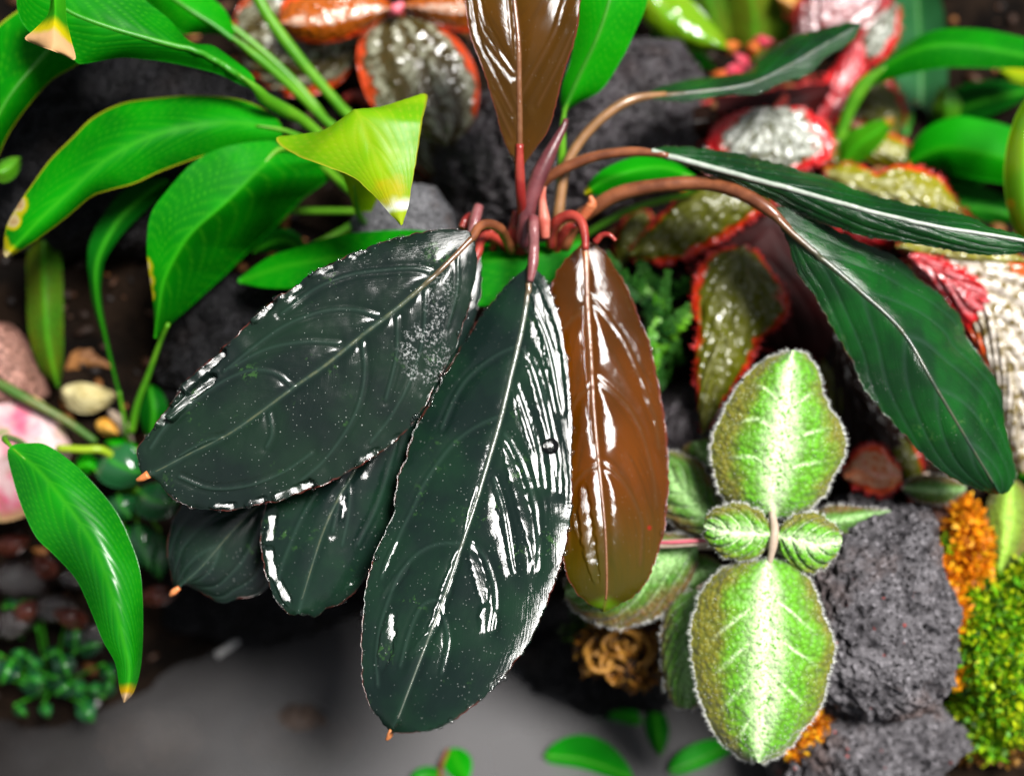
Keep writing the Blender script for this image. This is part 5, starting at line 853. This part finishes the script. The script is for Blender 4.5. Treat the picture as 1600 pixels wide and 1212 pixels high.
MOSO = m_rnd('moss_orange', [(.32, .09, .003), (.70, .22, .003), (.85, .32, .004), (.80, .42, .01)], .5, .35)
MOSB = m_rnd('moss_brown', [(.03, .012, .003), (.13, .055, .006), (.30, .15, .02), (.22, .08, .006)], .55, .25)
MOSD = m_rnd('moss_dark', [(.01, .03, .006), (.02, .09, .01), (.06, .13, .01), (.03, .05, .006)], .5, .25)
clump('moss', 'bright green and yellow moss cushion at the right edge beside the lava rock', 'moss', [(1545, 985, 46.8, 62, 95, 1.6), (1565, 1080, 46.8, 62, 80, 1.6), (1600, 940, 46.6, 40, 70, 1.4), (1530, 1120, 47.4, 50, 60, 1.3), (1500, 900, 47.6, 26, 30, .8), (1478, 860, 47.0, 20, 22, .6), (1515, 940, 46.4, 12, 30, .5), (1520, 1010, 46.0, 26, 50, .8)], 11000, .24, MOSS, 31)
clump('orange_moss', 'bright orange moss running down between the lava rock and the green moss', 'moss', [(1505, 815, 46.9, 22, 34, .6), (1510, 880, 46.7, 32, 40, .8), (1470, 915, 46.4, 28, 34, .7), (1490, 970, 46.3, 26, 46, .7), (1498, 1030, 46.4, 20, 36, .6), (1455, 870, 46.6, 12, 18, .4), (1530, 850, 47, 16, 30, .5)], 3600, .27, MOSO, 32)
clump('orange_moss', 'small orange brown moss tuft below the downy leaf on the lower rock', 'moss', [(1266, 1130, 46.2, 26, 30, .6), (1245, 1165, 46.5, 20, 22, .5), (1280, 1175, 46.5, 20, 20, .5)], 900, .22, MOSO, 33)
clump('brown_moss', 'rusty moss fringe hanging below the bright green moss at the lower right', 'moss', [(1510, 1165, 47.6, 40, 22, .7), (1570, 1165, 47.4, 40, 24, .7)], 900, .22, MOSB, 34)
cm = clump('brown_moss', 'curled golden brown dry moss in shade under the copper leaf tip', 'moss', [(960, 1000, 47.5, 55, 26, .7), (985, 1040, 47.6, 45, 34, .7), (930, 1020, 47.8, 30, 30, .6), (1000, 985, 47.6, 36, 30, .7)], 900, .26, MOSB, 35)
clump('moss', 'dark green moss on the shaded face behind the downy leaf', 'moss', [(940, 985, 48.6, 60, 26, .8), (1010, 975, 48.4, 40, 24, .8)], 900, .22, MOSD, 36)
STRAND = m_plain('moss_strand', (.18, .075, .008), (.34, .16, .02), 300, .5, .0003, tr=.2)
mc = thing('moss_strands', 'loose curling golden strands of dry moss below the copper leaf tip', 'moss', base_of(970, 1040, 47))
for k in range(16):
    a0 = rf.uniform(0, 6.28); r0 = rf.uniform(18, 48); cx, cy = rf.uniform(940, 1000), rf.uniform(1005, 1050); s_ = rf.uniform(1.4, 3.6); dd = rf.uniform(46.6, 47.3)
    tube('strand', [(cx + r0 * math.cos(a0 + s_ * t), cy + .8 * r0 * math.sin(a0 + s_ * t), dd + .3 * math.sin(3 * t + k)) for t in (0, .25, .5, .75, 1)], [2, 4.5, 5, 5, 2.5], STRAND, mc, 6, 18, wob=.5)

# litter and small plants on the left bank
def onw(x, y): w = P(x, y, 1.0); return 45.0 / (45.0 - w[2])
DRY = m_plain('dry_leaf_cream', (.40, .33, .13), (.52, .46, .24), 120, .55, .0004, tr=.25)
DRYB = m_plain('dry_leaf_brown', (.12, .045, .012), (.24, .10, .025), 120, .6, .0006, tr=.1)
def dryleaf(lb, mid, w, mat, **kw):
    o = simple('dry_leaf', mid, w, mat, None, nu=12, nv=36, rough=.12, auto=(6, .2, .3), pillow=.04, org=P(*mid[1]), **kw); tag(o, lb, 'dry leaf'); return o
dryleaf('cream coloured dry leaf lying on the dark soil under the narrow yellowing leaf', [(95, 610, 48.6), (135, 622, 48.3), (182, 618, 48.5)], 24, DRY)
dryleaf('pale curled strip of dry leaf beside the cream dry leaf', [(170, 640, 48.6), (190, 665, 48.4), (208, 690, 48.6)], 10, m_plain('dry_leaf_grey', (.28, .21, .15), (.40, .32, .24), 120, .6, .0004))
dryleaf('orange brown dead leaf on the soil behind the narrow hanging leaf', [(90, 590, 49.6), (130, 560, 49.3), (178, 575, 49.5)], 26, DRYB)
dryleaf('yellow brown dead blade leaning on the soil between the two hanging leaves', [(102, 480, 50), (122, 525, 49.6), (136, 568, 49.6)], 14, m_plain('dry_blade', (.30, .16, .01), (.22, .14, .02), 120, .5, .0003))
dryleaf('small orange scrap of dead leaf above the round glossy leaves', [(150, 660, 48.8), (168, 668, 48.5), (185, 678, 48.7)], 13, m_plain('dry_scrap', (.45, .20, .02), (.5, .28, .05), 120, .5, .0003))
tw = mesh('twig', *(lambda g: (g[0], g[1].tolist() + [f[:3] for f in g[2].tolist()]))(tube_geo(P(*res([(-20, 588, 47.2), (45, 625, 47.0), (100, 655, 47.2), (150, 690, 47.6)], 24).T), np.linspace(.20, .12, 24), 8)), m_plain('green_twig', (.03, .09, .008), (.09, .10, .02), 100, .5, .0004), org=P(45, 625, 47)); tag(tw, 'green brown twig crossing the pink mottled leaf', 'twig')
GLINT = m_plain('water_glint_pale', (.34, .33, .32), (.52, .51, .50), 150, .2, .0003, coat=.6)
for lb, a, b, r_ in (('pale bar added as a glint on the water under the small dark leaves', (338, 1024), (396, 975), 7), ('short pale bar added as a glint on the water between the lower dark leaves and the long leaf', (508, 972), (545, 955), 8), ('pale bar added as a glint at the water edge beside the drooping leaf tip', (136, 1104), (156, 1088), 9)):
    pq = [(x, y, onw(x, y) - .35) for x, y in (a, ((a[0] + b[0]) / 2 + 2, (a[1] + b[1]) / 2 + 2), b)]; cc = res(pq, 16); wq = P(cc[:, 0], cc[:, 1], cc[:, 2]); gg = tube_geo(wq, (r_ * .36 * 52 / 800) * (.75 + .35 * n1(np.arange(16) * .5, a[0])), 10)
    o = mesh('twig', gg[0], gg[1].tolist() + [f[:3] for f in gg[2].tolist()], GLINT, org=wq[8]); tag(o, lb, 'twig')  # no real twigs: pale bars added on the pool to stand for glints in the ripples
g = G('pink_mottled'); v, u = g.attr('lv'), g.attr('lu'); nz = g.noise(55, 4)
c = g.mix(g.step(nz, .40, .60), (.58, .42, .42), (.55, .09, .17)); c = g.mix(g.mul(g.step(g.noise(90, 4), .52, .66), .6), c, (.30, .20, .12)); c = g.mix(g.step(g.attr('edge'), .80, .99), c, (.42, .26, .12)); c = g.mix(g.mul(g.step(g.noise(170, 2), .60, .68), .7), c, (.16, .26, .05))
PINK = g.done(g.transl(g.pbr(c, .5, g.bump(g.noise(200, 3), .0004), .3), (.7, .3, .35), .25))
pk = thing('pink_leaf_plant', 'pink and white mottled leaf partly hidden by the drooping green leaf', 'plant', base_of(0, 720, 48.6))
blade('leaf', [(110, 700, 47.6), (60, 690, 47.2), (0, 690, 47.2), (-70, 700, 47.6)], [(110, 690), (85, 645), (50, 615), (0, 600), (-60, 610)], [(112, 705), (95, 760), (50, 800), (0, 815), (-60, 800)], PINK, pk, nu=18, nv=50, dl=.6, dr=.5, auto=(5, .3, .2), pillow=.06)
tube('stem', [(105, 700, 47.6), (100, 700, 49), (60, 710, 50)], [5, 5, 5], PET, pk, 8)
GLO = m_green('leaf_glossy_dark', (.008, .075, .020), (.015, .11, .03), rough=.14, tcol=(.01, .15, .02), wet=.4, spec=.6, tr=.15)
cr = thing('round_leaf_creeper', 'low creeper with round glossy dark green leaves just left of the large dark leaf tip', 'plant', base_of(205, 740, 49))
for mid, w in (([(160, 705, 47.6), (178, 722, 47.2), (208, 735, 47.2), (225, 738, 47.5)], 36), ([(215, 765, 47.8), (235, 780, 47.3), (260, 785, 47.2), (282, 780, 47.5)], 30), ([(150, 735, 47.6), (135, 725, 47.5), (118, 735, 47.6)], 16), ([(185, 770, 48.2), (190, 790, 48.0), (205, 810, 48.2)], 26), ([(215, 700, 48.4), (190, 700, 48.3), (165, 690, 48.4)], 14), ([(215, 815, 48.6), (222, 850, 48.4), (235, 890, 48.6)], 26), ([(250, 830, 49), (245, 870, 48.9), (250, 905, 49.2)], 22), ([(190, 820, 48.8), (200, 850, 48.6), (206, 880, 48.8)], 16)):
    lf = simple('leaf', mid, w, GLO if w > 18 else GRV, cr, nu=14, nv=36, dl=.35, dr=.35, p=1.8); tube('petiole', [(205, 760, 49.6), ((205 + mid[0][0]) / 2, (760 + mid[0][1]) / 2, 49), mid[0]], [3, 3, 3], PET, cr, 6)
tube('stem', [(90, 700, 47.2), (130, 702, 47.0), (165, 705, 47.2), (205, 745, 48.6), (206, 765, 49.8)], [6, 6, 6, 5, 5], RIBL, cr, 8)
DKW = m_green('leaf_dark_wet', (.003, .030, .010), (.005, .050, .014), rough=.14, tcol=(.006, .08, .012), wet=.5, spec=.5, tr=.15)
ws = thing('waterside_plant', 'small dark leaved plant at the water edge in the lower left corner', 'plant', base_of(80, 1060, 50.5))
for k in range(20):
    x, y = rf.uniform(-10, 165), rf.uniform(1015, 1105); a = rf.uniform(0, 6.28); ln = rf.uniform(26, 46); d0 = 49.6 - (y - 1010) * .004 + rf.uniform(-.5, .5)
    mid = [(x, y, d0 + .2), (x + .5 * ln * math.cos(a), y - .4 * ln * math.sin(a), d0 - .2), (x + ln * math.cos(a), y - .8 * ln * math.sin(a), d0)]
    simple('leaf', mid, ln * .36, DKW if k % 3 else GLO, ws, nu=8, nv=20, dl=.2, dr=.2); tube('stem', [(80, 1075, 51), ((x + 80) / 2, (y + 1075) / 2, 50.6), (x, y, d0 + .2)], [2.5, 2.5, 2], RIBG, ws, 6, 10)
MAR = m_plain('rotting_leaf_maroon', (.030, .006, .004), (.075, .018, .010), 90, .3, .0006, coat=.5)
for k, (x, y, a, lb) in enumerate(((20, 850, .4, 'dark maroon rotting leaf at the frame edge below the pink leaf'), (70, 885, 2.2, 'dark wet maroon leaf scrap behind the drooping leaf margin'), (40, 955, 1.0, 'dark red wet leaf scrap above the waterside leaves'), (110, 965, 2.7, 'brown red wet leaf scrap between pebbles and drooping leaf tip'), (250, 930, .2, 'dark brown wet leaf scrap on the bank left of the orange leaf tip'))):
    d0 = 49.2 - .010 * (y - 900); m_ = [(x - 30 * math.cos(a), y + 20 * math.sin(a), d0), (x, y, d0 - .5), (x + 30 * math.cos(a), y - 20 * math.sin(a), d0 - .1)]
    o = simple('rotting_leaf', m_, 16, MAR, None, nu=10, nv=28, rough=.14, dl=.3, dr=.3, org=P(*m_[1])); tag(o, lb, 'leaf scrap', 'wet leaf scraps on the lower left bank')
for k in range(12):
    x, y = rf.uniform(-10, 140), rf.uniform(930, 1040); a = rf.uniform(0, 6.28); ln = rf.uniform(30, 55); d0 = 49.3 - (y - 930) * .006 + rf.uniform(-.3, .5)
    simple('leaf', [(x, y, d0 + .2), (x + .5 * ln * math.cos(a), y - .4 * ln * math.sin(a), d0 - .2), (x + ln * math.cos(a), y - .8 * ln * math.sin(a), d0)], ln * .34, DKW, ws, nu=8, nv=20, dl=.2, dr=.2); tube('stem', [(80, 1075, 51), ((x + 80) / 2, (y + 1075) / 2, 50.8), (x, y, d0 + .2)], [2.5, 2.5, 2], RIBG, ws, 6, 10)
# leaves floating on / standing in the pool
def onwater(x, y): w = P(x, y, 1.0); return 45.0 / (45.0 - w[2])
def floatleaf(lb, mid, w, mat, dz=.25, stem=None):
    m3 = [(x, y, onwater(x, y) - dz) for x, y in mid]; c = P(*m3[1]); t = thing('floating_leaf', lb, 'floating leaf', c, 'green leaves floating on the pool')
    o = simple('blade', m3, w, mat, t, nu=12, nv=32, dl=.1, dr=.1)
    if stem: tube('stem', [(x, y, onwater(x, y) - .3) for x, y in stem], [4, 4, 3], STEMB, t, 8)
    else: midrib(o, RIBG, 3, 1.5)
floatleaf('small bright green floating leaf with a thin brown stem at the bottom centre', [(705, 1168), (715, 1190), (728, 1222)], 22, GRV, .3, [(690, 1225), (688, 1200), (700, 1170)])
floatleaf('large blurred green floating leaf at the bottom, right of the long leaf tip', [(850, 1180), (915, 1188), (990, 1215)], 40, GR)
floatleaf('dark green floating leaf just below the curled brown moss', [(912, 1100), (955, 1110), (1005, 1128)], 24, GR)
floatleaf('small dark floating leaf between the moss and the bottom frame edge', [(1022, 1100), (1028, 1140), (1032, 1180)], 18, GRD)
floatleaf('bright green leaf on the water under the tip of the downy leaf', [(1045, 1205), (1095, 1185), (1150, 1158)], 26, GRV)
floatleaf('green floating leaf cut by the bottom frame edge', [(640, 1222), (670, 1212), (700, 1222)], 16, GR)
